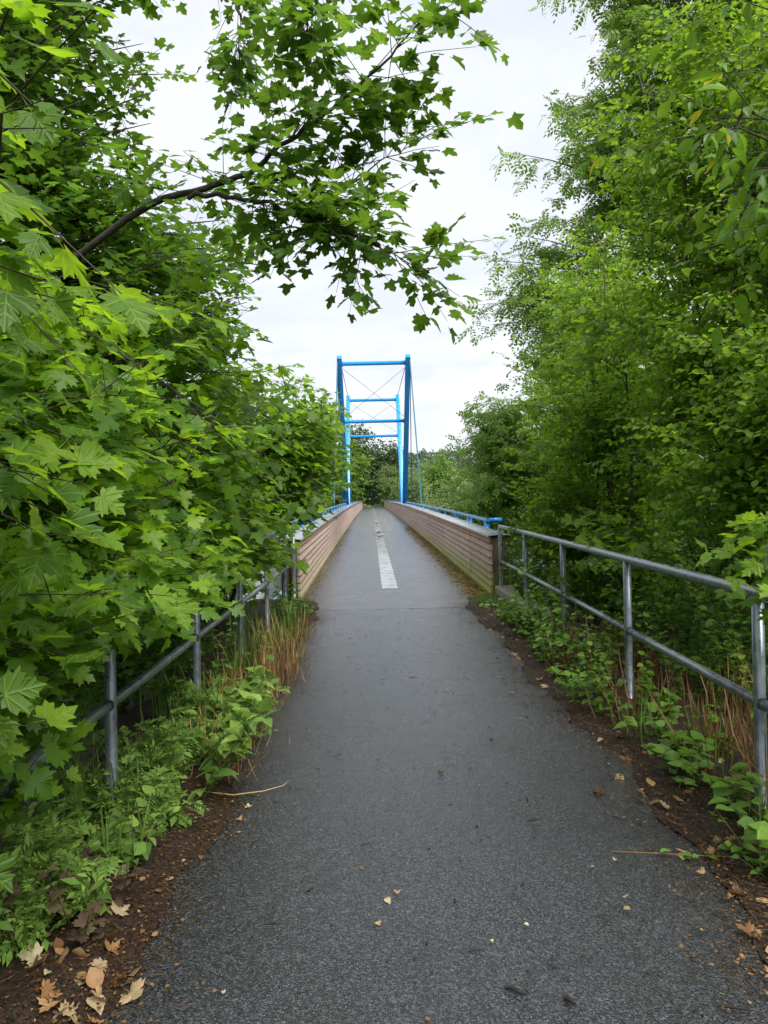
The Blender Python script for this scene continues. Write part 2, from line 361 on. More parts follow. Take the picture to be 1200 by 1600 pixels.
MAPLE = [fan(mo, (0, .33), sh(f, d, w_, p), .7) for f, d, w_, p in ((.15, .15, .04, 0), (.30, .3, .05, 1.3), (.05, .45, .06, 2.1), (-.2, .25, .07, 4), (.45, .1, .04, 5), (.2, .6, .05, 3), (-.05, -.2, .08, .7), (.6, .35, .04, 2.7))]
MAPLEL = [fan(ml, (0, .33), sh(f, d, w_, p)) for f, d, w_, p in ((.12, .12, .03, 0), (.25, .3, .04, 1.3), (-.08, .3, .05, 2.1))]
MAPLEX = [fan(mx_, (0, .33), sh(f, d, w_, p)) for f, d, w_, p in ((.12, .12, .03, 0), (.25, .3, .04, 1.3), (-.08, .3, .05, 2.1))]
def oval(wd, ks, fold, droop):
    ys = np.linspace(0, 1, ks + 2)[1:-1]; prof = wd * np.sin(np.pi * ys ** .85)
    out = [(0, 0)] + list(zip(prof, ys)) + [(0, 1)] + list(zip(-prof[::-1], ys[::-1]))
    return fan(out, (0, .5), lambda x, y: fold * np.abs(x) - droop * y * y)
HAW = [oval(.38, 2, .3, .1), oval(.33, 2, .5, .25), oval(.4, 2, .1, .2)]
def leaf4(wd, fold, droop):
    V = np.array([[0, 0, 0], [wd, .35, 0], [wd * .8, .72, 0], [0, 1, 0], [-wd * .8, .72, 0], [-wd, .35, 0]], float); V[:, 2] = fold * np.abs(V[:, 0]) - droop * V[:, 1] ** 2
    return V, np.array([[0, 1, 2], [0, 2, 3], [0, 3, 4], [0, 4, 5]])
HAWH = [oval(.36, 5, .3, .15), oval(.32, 5, .5, .35), oval(.38, 5, .15, .25)]
HAWL = [leaf4(.38, .3, .1), leaf4(.33, .5, .25), leaf4(.4, .1, .2)]
CHERRY = [oval(.25, 4, .4, .25), oval(.22, 4, .6, .4), oval(.27, 4, .2, .3)]
def diamond(wd, fold=.3): return np.array([[0, 0, 0], [wd, .45, fold * wd], [0, 1, -.12], [-wd, .45, fold * wd]]), np.array([[0, 1, 2], [0, 2, 3]])
LANCE = [diamond(.13), diamond(.17, .5)]
WIDE = [diamond(.36), diamond(.4, .6), diamond(.33, .1)]
CLUMP = [diamond(.35), diamond(.45, .6), diamond(.3, -.3)]
def pinnate(pairs, ll, wd, droop, jit=0.):
    Vs, Fs, k = [], [], 0
    rr = np.random.default_rng(3)
    for i in range(pairs * 2 + 1):
        t = .18 + .82 * (i // 2) / pairs; s = 0 if i == pairs * 2 else (1 if i % 2 else -1)
        L = ll * (1 - .45 * abs(t - .5)) * (1 + jit * rr.normal())
        d = np.array([s * .85, .5 if s else 1., -.2]); d /= np.linalg.norm(d)
        side = np.array([-d[1], d[0], 0]); side /= np.linalg.norm(side) + 1e-9
        b0 = np.array([0, t * .82, -droop * t * t])
        Vs += [b0, b0 + d * L * .45 + side * wd * L + [0, 0, .03], b0 + d * L, b0 + d * L * .45 - side * wd * L + [0, 0, .03]]
        Fs += [[k, k + 1, k + 2], [k, k + 2, k + 3]]; k += 4
    Vs += [[-.008, 0, 0], [.008, 0, 0], [0, .9, -droop * .85]]; Fs.append([k, k + 1, k + 2])
    return np.array(Vs, float), np.array(Fs)
ASH = [pinnate(3, .44, .25, .15), pinnate(3, .42, .24, .3), pinnate(3, .42, .27, .5)]
def feather(droop):
    Vs, Fs, k = [], [], 0
    for i in range(15):
        t = .1 + .9 * (i // 2) / 7; s = 0 if i == 14 else (1 if i % 2 else -1)
        L = .36 * math.sin(math.pi * (.15 + .8 * t)) + .05
        d = np.array([s * .9, .45 if s else 1., -.1]); d /= np.linalg.norm(d); side = np.array([-d[1], d[0], 0])
        b0 = np.array([0, t * .85, -droop * t * t])
        for u in (.35, .7):
            for q in (-1, 1):
                p0 = b0 + d * L * u; dd = d * .5 + side * q * .9; dd /= np.linalg.norm(dd); l2 = L * .36 * (1.1 - u * .5)
                sd2 = np.array([-dd[1], dd[0], 0])
                Vs += [p0, p0 + dd * l2 * .5 + sd2 * l2 * .25, p0 + dd * l2]; Fs.append([k, k + 1, k + 2]); k += 3
        Vs += [b0 + side * .012, b0 + d * L, b0 - side * .012]; Fs.append([k, k + 1, k + 2]); k += 3
    return np.array(Vs, float), np.array(Fs)
FEATHER = [pinnate(5, .36, .2, .15, .25), pinnate(6, .32, .17, .4, .3), pinnate(5, .4, .22, .7, .25)]
def blade(b_): 
    ys = np.array([0, .35, .7, 1.]); wd = np.array([.018, .022, .016, 0.]); z = -b_ * ys ** 2.2; yy = ys * (1 - .25 * b_ * ys)
    V = np.r_[np.c_[wd, yy, z], np.c_[-wd, yy, z]]
    F = [[i, i + 1, i + 5] for i in range(3)] + [[i, i + 5, i + 4] for i in range(3)]
    return V, np.array(F)
BLADE = [blade(.15), blade(.45), blade(.8)]
CHIP = [(np.array([[-.25, 0, 0], [.25, .1, .05], [.3, .8, .1], [-.15, 1, .02]]), np.array([[0, 1, 2], [0, 2, 3]])),
        (np.array([[-.06, 0, 0], [.06, 0, .04], [.05, 1, .06], [-.05, 1, .0]]), np.array([[0, 1, 2], [0, 2, 3]])),
        (np.array([[-.3, 0, 0], [.2, -.1, .2], [.4, .6, .0], [-.1, .8, .22]]), np.array([[0, 1, 2], [0, 2, 3]])),
        (np.array([[-.04, 0, 0], [.04, 0, .04], [.1, 2.2, .02], [.05, 2.2, .0]]), np.array([[0, 1, 2], [0, 2, 3]])),
        (np.array([[-.03, 0, 0], [.03, 0, .03], [-.1, 3.0, .05], [-.14, 3.0, .0]]), np.array([[0, 1, 2], [0, 2, 3]]))]
TM = {}
def tmeshes(key, tmpl, material):
    if key not in TM:
        TM[key] = []
        for V, F in tmpl:
            me = mesh('leaf', V, F); me.materials.append(material); TM[key].append(me)
    return TM[key]

def tag(o, label=None, cat=None, group=None, kind=None):
    for k, v in (('label', label), ('category', cat), ('group', group), ('kind', kind)):
        if v: o[k] = v
    return o
def empty(name, loc, label, cat, group=None):
    o = bpy.data.objects.new(name, None); C.objects.link(o); o.location = loc; o.empty_display_size = .2
    return tag(o, label, cat, group)

# ------------------------------------------------------------------ terrain
def sstep(a, b_, x): t = np.clip((x - a) / (b_ - a), 0, 1); return t * t * (3 - 2 * t)
def TZ(x, y):
    x = np.asarray(x, float); y = np.asarray(y, float)
    dx = np.maximum(np.maximum(-1.7 - x, x - 2.3), 0)
    emb = -np.minimum(dx * .25, 1.8)
    far = .16 - np.minimum(dx * .05, 1.0)
    z = np.where(y > 60, far, emb)
    y0_ = 11.2 + 9 * sstep(0, 2.5, dx - .5) + 14 * sstep(3, 7, dx)
    v = sstep(y0_, y0_ + 7, y) * (1 - sstep(97, 106, y))
    z = z * (1 - v) + (-5.2) * v
    hx = .65 + .35 * np.sin(x * .006 + 1.1) + .15 * np.sin(x * .021)
    z = z + 27 * sstep(230, 560, y) * hx
    return z - .05
def gx(a, lo, hi, nmid, nout):
    mid = np.linspace(lo, hi, nmid); o1 = hi + np.geomspace(1, a, nout); o0 = lo - np.geomspace(1, a, nout)[::-1]
    return np.r_[o0, mid, o1]
xs = gx(1600, -12, 14, 70, 26); ys = np.r_[np.linspace(-40, -4, 10), np.linspace(-3, 25, 70), np.linspace(27, 120, 60), np.geomspace(125, 2200, 40)]
XX, YY = np.meshgrid(xs, ys); ZZ = TZ(XX, YY) + np.where((XX > -1.7) & (XX < 2.3) & (YY < 12), 0, .05 * np.sin(XX * 3.1 + YY) * np.cos(YY * 2.3)) * (np.abs(XX) < 20)
nx_, ny_ = len(xs), len(ys)
idx = np.arange(nx_ * ny_).reshape(ny_, nx_)
F = np.stack([idx[:-1, :-1], idx[:-1, 1:], idx[1:, 1:], idx[1:, :-1]], -1).reshape(-1, 4)
tag(obj('ground', mesh('ground', np.stack([XX, YY, ZZ], -1).reshape(-1, 3), F, True), M['ground']), kind='structure')
wb = MB(); wb.add([[-400, 20, -4.6], [400, 20, -4.6], [400, 92, -4.6], [-400, 92, -4.6]], [[0, 1, 2, 3]])
tag(wb.build('water', M['water']), kind='structure')

BX = .36; HW = 1.5                                   # bridge centre line, half inner width
Y0, Y1 = 11.5, 103.0
def dz(y):
    y = np.asarray(y, float); t = (y - 60) / 48.5
    return np.where(y < 60, .24 * (1 - t * t), .24 - .13 * t * t)
# near path: irregular sheet
def edgeL(y): return -.80 + .05 * np.sin(y * 2.1) + .035 * np.sin(y * 5.3 + 1) + .02 * np.sin(y * 13 + 2)
def edgeR(y): return 1.38 + .05 * np.sin(y * 1.7 + .6) + .04 * np.sin(y * 4.7) + .02 * np.sin(y * 12)
def strip(name, x0, x1, ys_, zf, nx, material, kind='structure', smooth=True):
    V = []
    for y in ys_:
        a = x0(y) if callable(x0) else x0; b_ = x1(y) if callable(x1) else x1
        for i in range(nx + 1):
            x = a + (b_ - a) * i / nx; V.append((x, y, float(zf(x, y))))
    k = nx + 1
    F = [[r * k + i, r * k + i + 1, (r + 1) * k + i + 1, (r + 1) * k + i] for r in range(len(ys_) - 1) for i in range(nx)]
    return tag(obj(name, mesh(name, np.array(V), np.array(F), smooth), material), kind=kind)
strip('path', -1.18, 1.9, np.linspace(-4, 10.36, 60), lambda x, y: .006 * math.sin(x * 2 + y) - .012 * (x - .3) ** 2 * .3, 10, M['asphalt'])
strip('far_path', BX - 1.3, BX + 1.3, np.linspace(Y1 - .5, 175, 20), lambda x, y: .155, 2, M['deck'])
# verges (soil berms) either side
def vl(x, y):
    d = edgeL(y) - x; return .004 + .05 * sstep(0, .35, d) + .012 * math.sin(x * 21 + y * 13) * math.sin(y * 17 - x * 5) * sstep(.03, .2, d) - .42 * max(0, d - .9) * .9
def vr(x, y):
    d = x - edgeR(y); return .004 + .06 * sstep(0, .4, d) + .012 * math.sin(x * 19 + y * 11) * math.sin(y * 16 + x * 4) * sstep(.03, .2, d) - .42 * max(0, d - .9) * .9
strip('verge', -2.6, edgeL, np.linspace(-3, 11.3, 190), vl, 40, M['soil'])
strip('verge', edgeR, 3.2, np.linspace(-3, 11.3, 190), vr, 40, M['soil'])

# ------------------------------------------------------------------ footbridge
bridge = empty('footbridge', (BX, Y0, 0), 'long arched footbridge with boarded parapets and blue steel pylon frames', 'bridge')
inv_b = Matrix.Translation((-BX, -Y0, 0))
def bpart(o, parent=bridge):
    o.parent = parent
    if parent is bridge: o.matrix_parent_inverse = inv_b
    return o
yy = np.linspace(10.46, Y1 + .5, 90)
def sweep(name, prof, ys_, material, parent=None, zf=dz, smooth=False):
    """profile points (x,z) swept along the deck arch"""
    k = len(prof); V = [(x, y, z + float(zf(y))) for y in ys_ for x, z in prof]
    F = [[r * k + i, r * k + (i + 1) % k, (r + 1) * k + (i + 1) % k, (r + 1) * k + i] for r in range(len(ys_) - 1) for i in range(k)]
    me = bpy.data.meshes.new(name)
    F = F + [list(range(k))[::-1], [(len(ys_) - 1) * k + i for i in range(k)]]
    me.from_pydata(V, [], F); me.update()
    if smooth: me.polygons.foreach_set('use_smooth', np.ones(len(F), bool))
    return bpart(obj(name, me, material), parent or bridge)
def prof_rect(x0, x1, z0, z1): return [(x0, z0), (x1, z0), (x1, z1), (x0, z1)]
dk = sweep('deck', prof_rect(BX - HW - .3, BX + HW + .3, -.45, 0), yy, M['deck'])
dk['label'] = 'grey wet asphalt bridge deck'
# expansion joint with comb teeth
ej = MB(); ej.box((BX - 1.42, 10.362, -.06), (BX + 1.46, 10.459, -.022)); bpart(ej.build('expansion_joint', M['rubber']))
tt = MB()
for i in range(92):
    x = BX - 1.30 + i * .0295
    if random.random() < .9: tt.box((x, 10.365, -.03), (x + .013, 10.385 + random.random() * .008, -.002))
t_ = bpart(tt.build('joint_comb', M['jointmetal'])); t_['kind'] = 'stuff'
ab = MB(); ab.box((BX - 2.2, 10.5, -4.2), (BX + 2.2, 13.2, -.47)); bpart(ab.build('abutment', M['concrete']))
ab = MB(); ab.box((BX - 2.2, Y1 - 1.6, -5.2), (BX + 2.2, Y1 + .4, -.40)); bpart(ab.build('abutment', M['concrete']))
# central drain strip: sealed plates with round inlets
ystart = 12.6; k = 0
while ystart < 100:
    L = 2.35 if ystart < 30 else 4.7
    x0 = .30 - .135; x1 = .30 + .135
    V = [(x0, ystart, 0), (x1 + .01 * math.sin(k), ystart + .02, 0), (x1, ystart + L - .04, 0), (x0, ystart + L - .03, 0)]
    V = [(x, y, float(dz(y)) + .004) for x, y, _ in V]; V += [(x, y, z - .003) for x, y, z in V]
    me = bpy.data.meshes.new('drain_plate'); me.from_pydata(V, [], [[0, 1, 2, 3], [0, 4, 5, 1], [1, 5, 6, 2], [2, 6, 7, 3], [3, 7, 4, 0]])
    bpart(obj('drain_plate', me, M['pale'])); ystart += L; k += 1
for y in (27.6, 30.2, 40.0):
    th = np.linspace(0, 2 * np.pi, 20, endpoint=False)
    V = [(.31 + .1 * math.cos(a), y + .55 * math.sin(a), float(dz(y)) + .009) for a in th]
    V2 = [(x, yv, z - .004) for x, yv, z in V]
    me = bpy.data.meshes.new('drain_inlet'); me.from_pydata(V + V2, [], [list(range(20))] + [[i, 20 + i, 20 + (i + 1) % 20, (i + 1) % 20] for i in range(20)])
    bpart(obj('drain_inlet', me, M['hole']))
# flat patches around the inlets, paler than the deck
for cx, cy, rx, ry, seed in ((.64, 31.6, .34, .8, 1), (.31, 29.2, .2, 1.7, 2), (.31, 40, .2, 1.5, 3)):
    th = np.linspace(0, 2 * np.pi, 40, endpoint=False); rad = 1 + .12 * np.sin(2 * th + seed) + .1 * np.sin(5 * th + 2 * seed)
    V = [(cx + rx * a * math.cos(t), cy + ry * a * math.sin(t), float(dz(cy)) + .003) for a, t in zip(rad, th)]
    me = bpy.data.meshes.new('repair_patch'); me.from_pydata(V, [], [list(range(40))]); bpart(obj('repair_patch', me, M['pale']))
sm = MB()
for y in (12.15, 17.9, 23.2, 28.6, 34, 39.5):
    sm.add([(BX - 1.3, y, float(dz(y)) + .002), (BX + 1.2, y + .03, float(dz(y)) + .002), (BX + 1.2, y + .055, float(dz(y)) + .002), (BX - 1.3, y + .03, float(dz(y)) + .002)], [[0, 1, 2, 3]])
s_ = bpart(sm.build('deck_seam', M['pale'])); s_['kind'] = 'stuff'
# parapets
ROWS, RH, WH = 8, .112, .94
def board_mesh(L, top):
    # lapped board, inner face towards -x; bottom edge proud
    h = RH - .016
    V = []
    for y in (0, L):
        V += [(-.034, y, 0), (-.036, y, .010), (-.008, y, h), (.012, y, h), (.012, y, 0)]
    F = [[0, 5, 6, 1], [1, 6, 7, 2], [2, 7, 8, 3], [3, 8, 9, 4], [4, 9, 5, 0], [0, 1, 2, 3, 4], [9, 8, 7, 6, 5]]
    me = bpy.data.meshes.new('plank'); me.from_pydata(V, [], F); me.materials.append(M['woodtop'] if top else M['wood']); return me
cuts = [Y0] + [Y0 + 2.35 + 5.1 * i for i in range(18)]
LB = {(L, t): board_mesh(L - .036, t) for L in (2.35, 5.1) for t in (0, 1)}
for sgn in (1, -1):
    xin = BX + sgn * HW                                   # board face plane
    a, b2 = sorted((xin + sgn * .028, xin + sgn * .27))
    wall = sweep('parapet_wall', prof_rect(a, b2, -.1, WH - .005), np.linspace(Y0 + .04, Y1 - .02, 60), M['post'])
    wall['label'] = 'boarded parapet with algae stained lower planks' if sgn > 0 else 'boarded parapet half hidden behind the maples'
    wi = inv_b
    def wpart(o): o.parent = wall; return o
    for i in range(18):
        y = cuts[i]; L = 2.35 if i == 0 else 5.1
        for r in range(ROWS):
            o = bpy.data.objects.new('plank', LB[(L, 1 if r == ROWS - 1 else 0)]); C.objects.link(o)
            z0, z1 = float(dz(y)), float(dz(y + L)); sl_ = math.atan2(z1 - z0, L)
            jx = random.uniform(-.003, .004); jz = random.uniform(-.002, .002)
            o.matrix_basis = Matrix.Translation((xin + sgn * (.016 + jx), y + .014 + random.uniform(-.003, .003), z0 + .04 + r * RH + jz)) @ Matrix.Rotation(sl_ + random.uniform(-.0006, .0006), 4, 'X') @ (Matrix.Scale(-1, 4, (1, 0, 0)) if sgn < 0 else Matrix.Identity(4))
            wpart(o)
    # base batten
    a, b2 = sorted((xin - sgn * .02, xin + sgn * .026))
    wpart(sweep('base_batten', prof_rect(a, b2, -.02, .032), np.linspace(Y0 + .01, Y1 - .03, 50), M['wood'], wall))
    # end boards
    for e in range(2):
        xa, xb = sorted((xin + sgn * (.03 + e * .125), xin + sgn * (.03 + e * .125 + .118)))
        mb = MB(); mb.box((xa, Y0 - .035, -.09 + .0 * e), (xb, Y0 + .035, WH - .012 - .004 * e)); wpart(mb.build('end_board', M['post']))
    # metal cap sheets
    ycut = np.arange(Y0 - .07, Y1, 2.55)
    for q, y in enumerate(ycut):
        lo, hi = xin - sgn * .045, xin + sgn * .315
        z_ = WH + .002 + random.uniform(0, .003)
        p_ = [(lo, z_ - .03), (lo + sgn * .006, z_ - .03), (lo + sgn * .006, z_ - .002), ((lo + hi) / 2, z_ + .014), (hi - sgn * .006, z_ - .002), (hi - sgn * .006, z_ - .03), (hi, z_ - .03), (hi, z_ + .004), ((lo + hi) / 2, z_ + .022), (lo, z_ + .004)]
        if sgn < 0: p_ = p_[::-1]
        wpart(sweep('cap_sheet', p_, [y, y + 1.27, min(y + 2.546, Y1)], M['cap'], wall))
    # outer blue edge girder with uprights
    xg = BX + sgn * 2.08
    gy0 = 15.4
    eg = sweep('edge_girder', prof_rect(xg - .04, xg + .04, .985, 1.05), np.linspace(gy0, Y1 - 4, 50), M['bluewet'])
    sweep('lower_girder', prof_rect(xg - .08, xg + .08, -.55, -.25), np.linspace(gy0 - 2.5, Y1 - 2, 50), M['blue'])
    for q, y in enumerate(np.arange(gy0 + .12, Y1 - 4, 2.75)):
        mb = MB(); z = float(dz(y)); mb.box((xg - .042, y - .09, z - .24), (xg + .042, y + .09, z + .983)); bpart(mb.build('girder_upright', M['blue']))
    mb = MB(); xa, xb = sorted((xg + sgn * .042, xg + sgn * .30)); z = float(dz(gy0)); mb.box((xa, gy0, z + .965), (xb, gy0 + .1, z + 1.06)); bpart(mb.build('girder_end_plate', M['blue']))
# V pylon: two portals from shared feet
FY, FT, RT, HT = 54.0, 44.6, 62.1, 10.15
def leg(p0, p1, w0, w1, d0, d1):
    p0, p1 = np.array(p0), np.array(p1); ax = norm(p1 - p0); ex = np.array([1., 0, 0]); ey = np.cross(ax, ex)
    V = [p + sx * ex * w_ / 2 + sy * ey * d_ / 2 for p, w_, d_ in ((p0, w0, d0), (p1, w1, d1)) for sx, sy in ((-1, -1), (1, -1), (1, 1), (-1, 1))]
    mb = MB(); mb.add(V, [[0, 3, 2, 1], [4, 5, 6, 7], [0, 1, 5, 4], [1, 2, 6, 5], [2, 3, 7, 6], [3, 0, 4, 7]]); o = mb.build('pylon_leg', M['blue'])
    bv = o.modifiers.new('bevel', 'BEVEL'); bv.width = .02; bv.segments = 2
    return bpart(o)
def bar(name, a, b_, r, material, sides=10):
    mb = MB(); add_tube(mb, np.linspace(np.array(a, float), np.array(b_, float), 2), r, sides); return bpart(mb.build(name, material, smooth=sides > 8))
zf0 = -.3; SW = 2.08
for ty in (FT, RT):
    P = lambda s, t: np.array([BX + s * SW, FY + (ty - FY) * t, zf0 + (HT - zf0) * t])
    for s in (-1, 1):
        off = np.array([0, .12 if ty > FY else -.12, 0])
        leg(P(s, 0) + off, P(s, 1), .36, .30, .50, .34)
        bar('stay_cable', P(s, .985) + [s * .12, 0, 0], (BX + s * (SW + .13), FY + (-17 if ty < FY else 17), .98), .035, M['cable'], 6)
        bar('stay_cable', P(s, .97) + [s * .14, 0, 0], (BX + s * (SW + .15), FY + (-7.5 if ty < FY else 7.5), .98), .03, M['cable'], 6)
    mb = MB(); ins = .14
    for t, r in ((.965, .125), (.655, .105)):
        bar('crossbar', P(-1, t) + [ins, 0, 0], P(1, t) - [ins, 0, 0], r, M['blue'], 12)
        for s in (-1, 1):
            c_ = P(s, t) - [s * (ins + .03), 0, 0]; bar('flange', c_, c_ - [s * .035, 0, 0], r + .055, M['blue'], 12)
    for s in (-1, 1):
        bar('bracing_cable', P(s, .94) - [s * .17, 0, 0], P(-s, .68) + [s * .17, 0, 0] + np.array([0, .03 * s, 0]), .011, M['dcable'], 6)
for s in (-1, 1):
    bar('tie_cable', (BX + s * (SW - .05), FT, HT - .25), (BX + s * (SW - .05), RT, HT - .25), .022, M['dcable'], 6)

# ------------------------------------------------------------------ railings
def railing(label, posts, zt, zb, far_end, near_ext):
    root = empty('railing', (posts[0][0], posts[0][1], 0), label, 'railing')
    inv_ = Matrix.Translation((-posts[0][0], -posts[0][1], 0))
    def put(o): o.parent = root; o.matrix_parent_inverse = inv_; return o
    P = [np.array([x, y, 0.]) for x, y in posts]
    for p in P:
        mb = MB(); add_tube(mb, [p + [0, 0, -.12], p + [0, 0, .5], p + [0, 0, zt(p[1]) - .012]], .028, 14); put(mb.build('post', M['galv'], smooth=True))
    pts = [near_ext] + posts
    # one continuous top rail bent down a little at its far end
    T = [np.array([x, y, zt(y)]) for x, y in pts]
    e = T[-1]
    mb = MB(); add_tube(mb, T, .030, 14); put(mb.build('top_rail', M['galv'], smooth=True))
    for a, b_ in zip(pts[:-1], pts[1:]):
        A = np.array([*a, zb(a[1])]); B = np.array([*b_, zb(b_[1])]); d = norm(B - A)
        mb = MB(); add_tube(mb, np.linspace(A + d * .012, B - d * .022, 4), .0255, 14); put(mb.build('lower_rail', M['galv'], smooth=True))
        mb = MB(); add_tube(mb, np.array([B - d * .034, B - d * .020]), .029, 14); put(mb.build('weld_collar', M['galv'], smooth=True))
    return root
railing('grey tubular steel railing beside the hawthorn bushes', [(1.80, 1.55), (1.83, 3.50), (1.87, 5.40), (1.92, 7.40), (1.95, 9.35), (1.965, 11.25)], lambda y: 1.07 + .002 * y, lambda y: .555 + .001 * y, None, (1.76, -1.2))
railing('grey tubular steel railing half buried in maple leaves', [(-1.27, 1.80), (-1.25, 3.48), (-1.24, 5.15), (-1.23, 6.82), (-1.22, 8.5), (-1.21, 10.2), (-1.2, 11.3)], lambda y: 1.15 - .001 * y, lambda y: .625 - .001 * y, None, (-1.29, -.4))
mb = MB(); mb.box((1.90, 8.9, -.2), (2.16, 11.44, .17), at=(0, 0, 0))
pl = tag(mb.build('concrete_plinth', M['concrete']), 'low mossy concrete plinth below the end of the parapet', 'plinth')
bv = pl.modifiers.new('bevel', 'BEVEL'); bv.width = .02; bv.segments = 2

# ------------------------------------------------------------------ trees
class Tree: pass
def bez(a, b_, c, k):
    t = np.linspace(0, 1, k)[:, None]; return (1 - t) ** 2 * a + 2 * t * (1 - t) * b_ + t * t * c
def grow(name, label, cat, base, top, r0, ells, nlimb, twl, ntw, nlf, lsize, tmpl, lm, bm='bark', group=None, face=(0, 0, 1), facew=.35,
         jit=.5, droop=.25, nobj=0, tkey=None, keep=None, seed=0, petiole=.5, extra_limbs=(), stems=1, shell=.55, twig_r=.0035, build_twigs=True, ctmpl=None):
    rs = np.random.default_rng(seed + 100)
    bx, by = base; bz = float(TZ(bx, by)) - .05
    root = empty(name, (bx, by, bz), label, cat, group)
    inv_ = Matrix.Translation((-bx, -by, -bz))
    def put(o): o.parent = root; o.matrix_parent_inverse = inv_; return o
    B = np.array([bx, by, bz]); T_ = np.array(top, float)
    wood_ = MB(); stemcurves = []
    for s in range(stems):
        o_ = np.array([*(rs.normal(size=2) * (.12 if stems > 1 else 0)), 0]); tp = T_ + np.array([*(rs.normal(size=2) * (.5 if stems > 1 else .1)), rs.normal() * .3])
        mid = (B + tp) / 2 + np.array([*(rs.normal(size=2) * .12 * np.linalg.norm(tp - B) / 4), 0])
        cpts = bez(B + o_, mid, tp, 10)
        rr = r0 * (.6 if stems > 1 else 1) * np.linspace(1, .10, 10); rr[0] *= 1.25; stemcurves.append((cpts, rr))
        add_tube(wood_, cpts, rr, 8)
    wts = np.array([e[2] if len(e) > 2 else e[1][0] * e[1][1] * e[1][2] for e in ells], float); wts /= wts.sum()
    limbs = []; lrad = []
    for i in range(nlimb):
        e = ells[rs.choice(len(ells), p=wts)]
        u = norm(rs.normal(size=3)); rad = rs.uniform(shell, 1.0) if rs.random() < .75 else rs.uniform(.1, shell)
        tip = np.array(e[0]) + u * rad * np.array(e[1])
        gz = float(TZ(tip[0], tip[1]))
        if tip[2] < gz + .1: tip[2] = gz + .1 + rs.random() * .3
        st, srr = stemcurves[rs.integers(len(stemcurves))]
        hd = np.hypot(*(tip[:2] - st.mean(0)[:2])); zt_ = tip[2] - .45 * hd - .1
        k = int(np.clip(np.searchsorted(st[:, 2], zt_), 1, 9)); a = st[k - 1] + (st[k] - st[k - 1]) * rs.random()
        m_ = (a + tip) / 2 + np.array([0, 0, .12 * np.linalg.norm(tip - a)]) + rs.normal(size=3) * .07 * np.linalg.norm(tip - a)
        limbs.append(bez(a, m_, tip, 6)); lrad.append(srr[k] * .95)
    for lb, lr_ in zip(limbs, lrad):
        Ln = np.linalg.norm(lb[-1] - lb[0]); rr = min(.006 + .0065 * Ln, max(lr_, .003)) * np.linspace(1, .10, 6) * (r0 / .06) ** .3
        add_tube(wood_, lb, rr, 6 if nobj else 4)
    xl = []
    for el in extra_limbs:
        pts = np.array(el[0], float); t = np.linspace(0, 1, len(pts)); tt_ = np.linspace(0, 1, 4 * len(pts))
        cp = np.stack([np.interp(tt_, t, pts[:, q]) for q in range(3)], 1) + rs.normal(size=(len(tt_), 3)) * .012
        mbx = MB(); add_tube(mbx, cp, np.linspace(el[1], el[1] * .1, len(cp)), 8); put(mbx.build('branch', M[bm], smooth=True))
        xl.append((cp, el[2]))
    put(wood_.build('trunk', M[bm], smooth=True))
    # twigs
    A, D = [], []
    for lb in limbs:
        u = rs.uniform(.3, 1, ntw) ** .8 * 4.999; k = u.astype(int); f = (u - k)[:, None]
        p = lb[k] * (1 - f) + lb[k + 1] * f; tg = norm(lb[k + 1] - lb[k])
        A.append(p); D.append(tg * .7 + rs.normal(size=(ntw, 3)) * [.75, .75, .45])
    for cp, ntx in xl:
        u = rs.uniform(.12, 1, ntx) * (len(cp) - 1.001); k = u.astype(int); f = (u - k)[:, None]
        p = cp[k] * (1 - f) + cp[k + 1] * f; tg = norm(cp[k + 1] - cp[k])
        A.append(p); D.append(tg * .6 + rs.normal(size=(ntx, 3)) * [.7, .7, .5])
    A = np.concatenate(A); D = norm(np.concatenate(D)); N = len(A)
    L = twl * rs.uniform(.55, 1.35, N); E = A + D * L[:, None] - np.array([0, 0, 1]) * (droop * .5 * L)[:, None]
    if keep is not None:
        ok = keep((A + E) / 2) & keep(E); A, D, L, E = A[ok], D[ok], L[ok], E[ok]; N = len(A)
    if build_twigs:
        V, F = prisms(A, E, twig_r, twig_r * .4, .02 * twl) if nobj else prisms1(A, E, twig_r, twig_r * .4); tw = put(obj('twigs', mesh('twigs', V, F), M[bm])); tw['kind'] = 'stuff'
    # leaves
    v = (np.arange(nlf)[None] + rs.uniform(0, 1, (N, nlf))) / nlf; v = .12 + .9 * v
    p = A[:, None] * (1 - v[..., None]) + E[:, None] * v[..., None]
    sgn_ = np.where(np.arange(nlf) % 2, 1., -1.)[None] * np.ones((N, 1))
    side = norm(np.cross(D, [0, 0, 1.]))
    ax = side[:, None] * sgn_[..., None] * .8 + D[:, None] * rs.uniform(.2, 1.1, (N, nlf, 1)) + rs.normal(size=(N, nlf, 3)) * .3 - np.array([0, 0, 1]) * droop
    p, ax = p.reshape(-1, 3), norm(ax.reshape(-1, 3))
    nr = norm(np.array([0, 0, 1.]) * (1 - facew) + np.array(face) * facew + rs.normal(size=ax.shape) * jit * .6)
    sc = lsize * rs.uniform(.55, 1.15, len(p)); p = p + ax * (sc * petiole)[:, None]
    if keep is not None:
        ok = keep(p); p, ax, nr, sc = p[ok], ax[ok], nr[ok], sc[ok]
    Fr = frames(ax, nr)
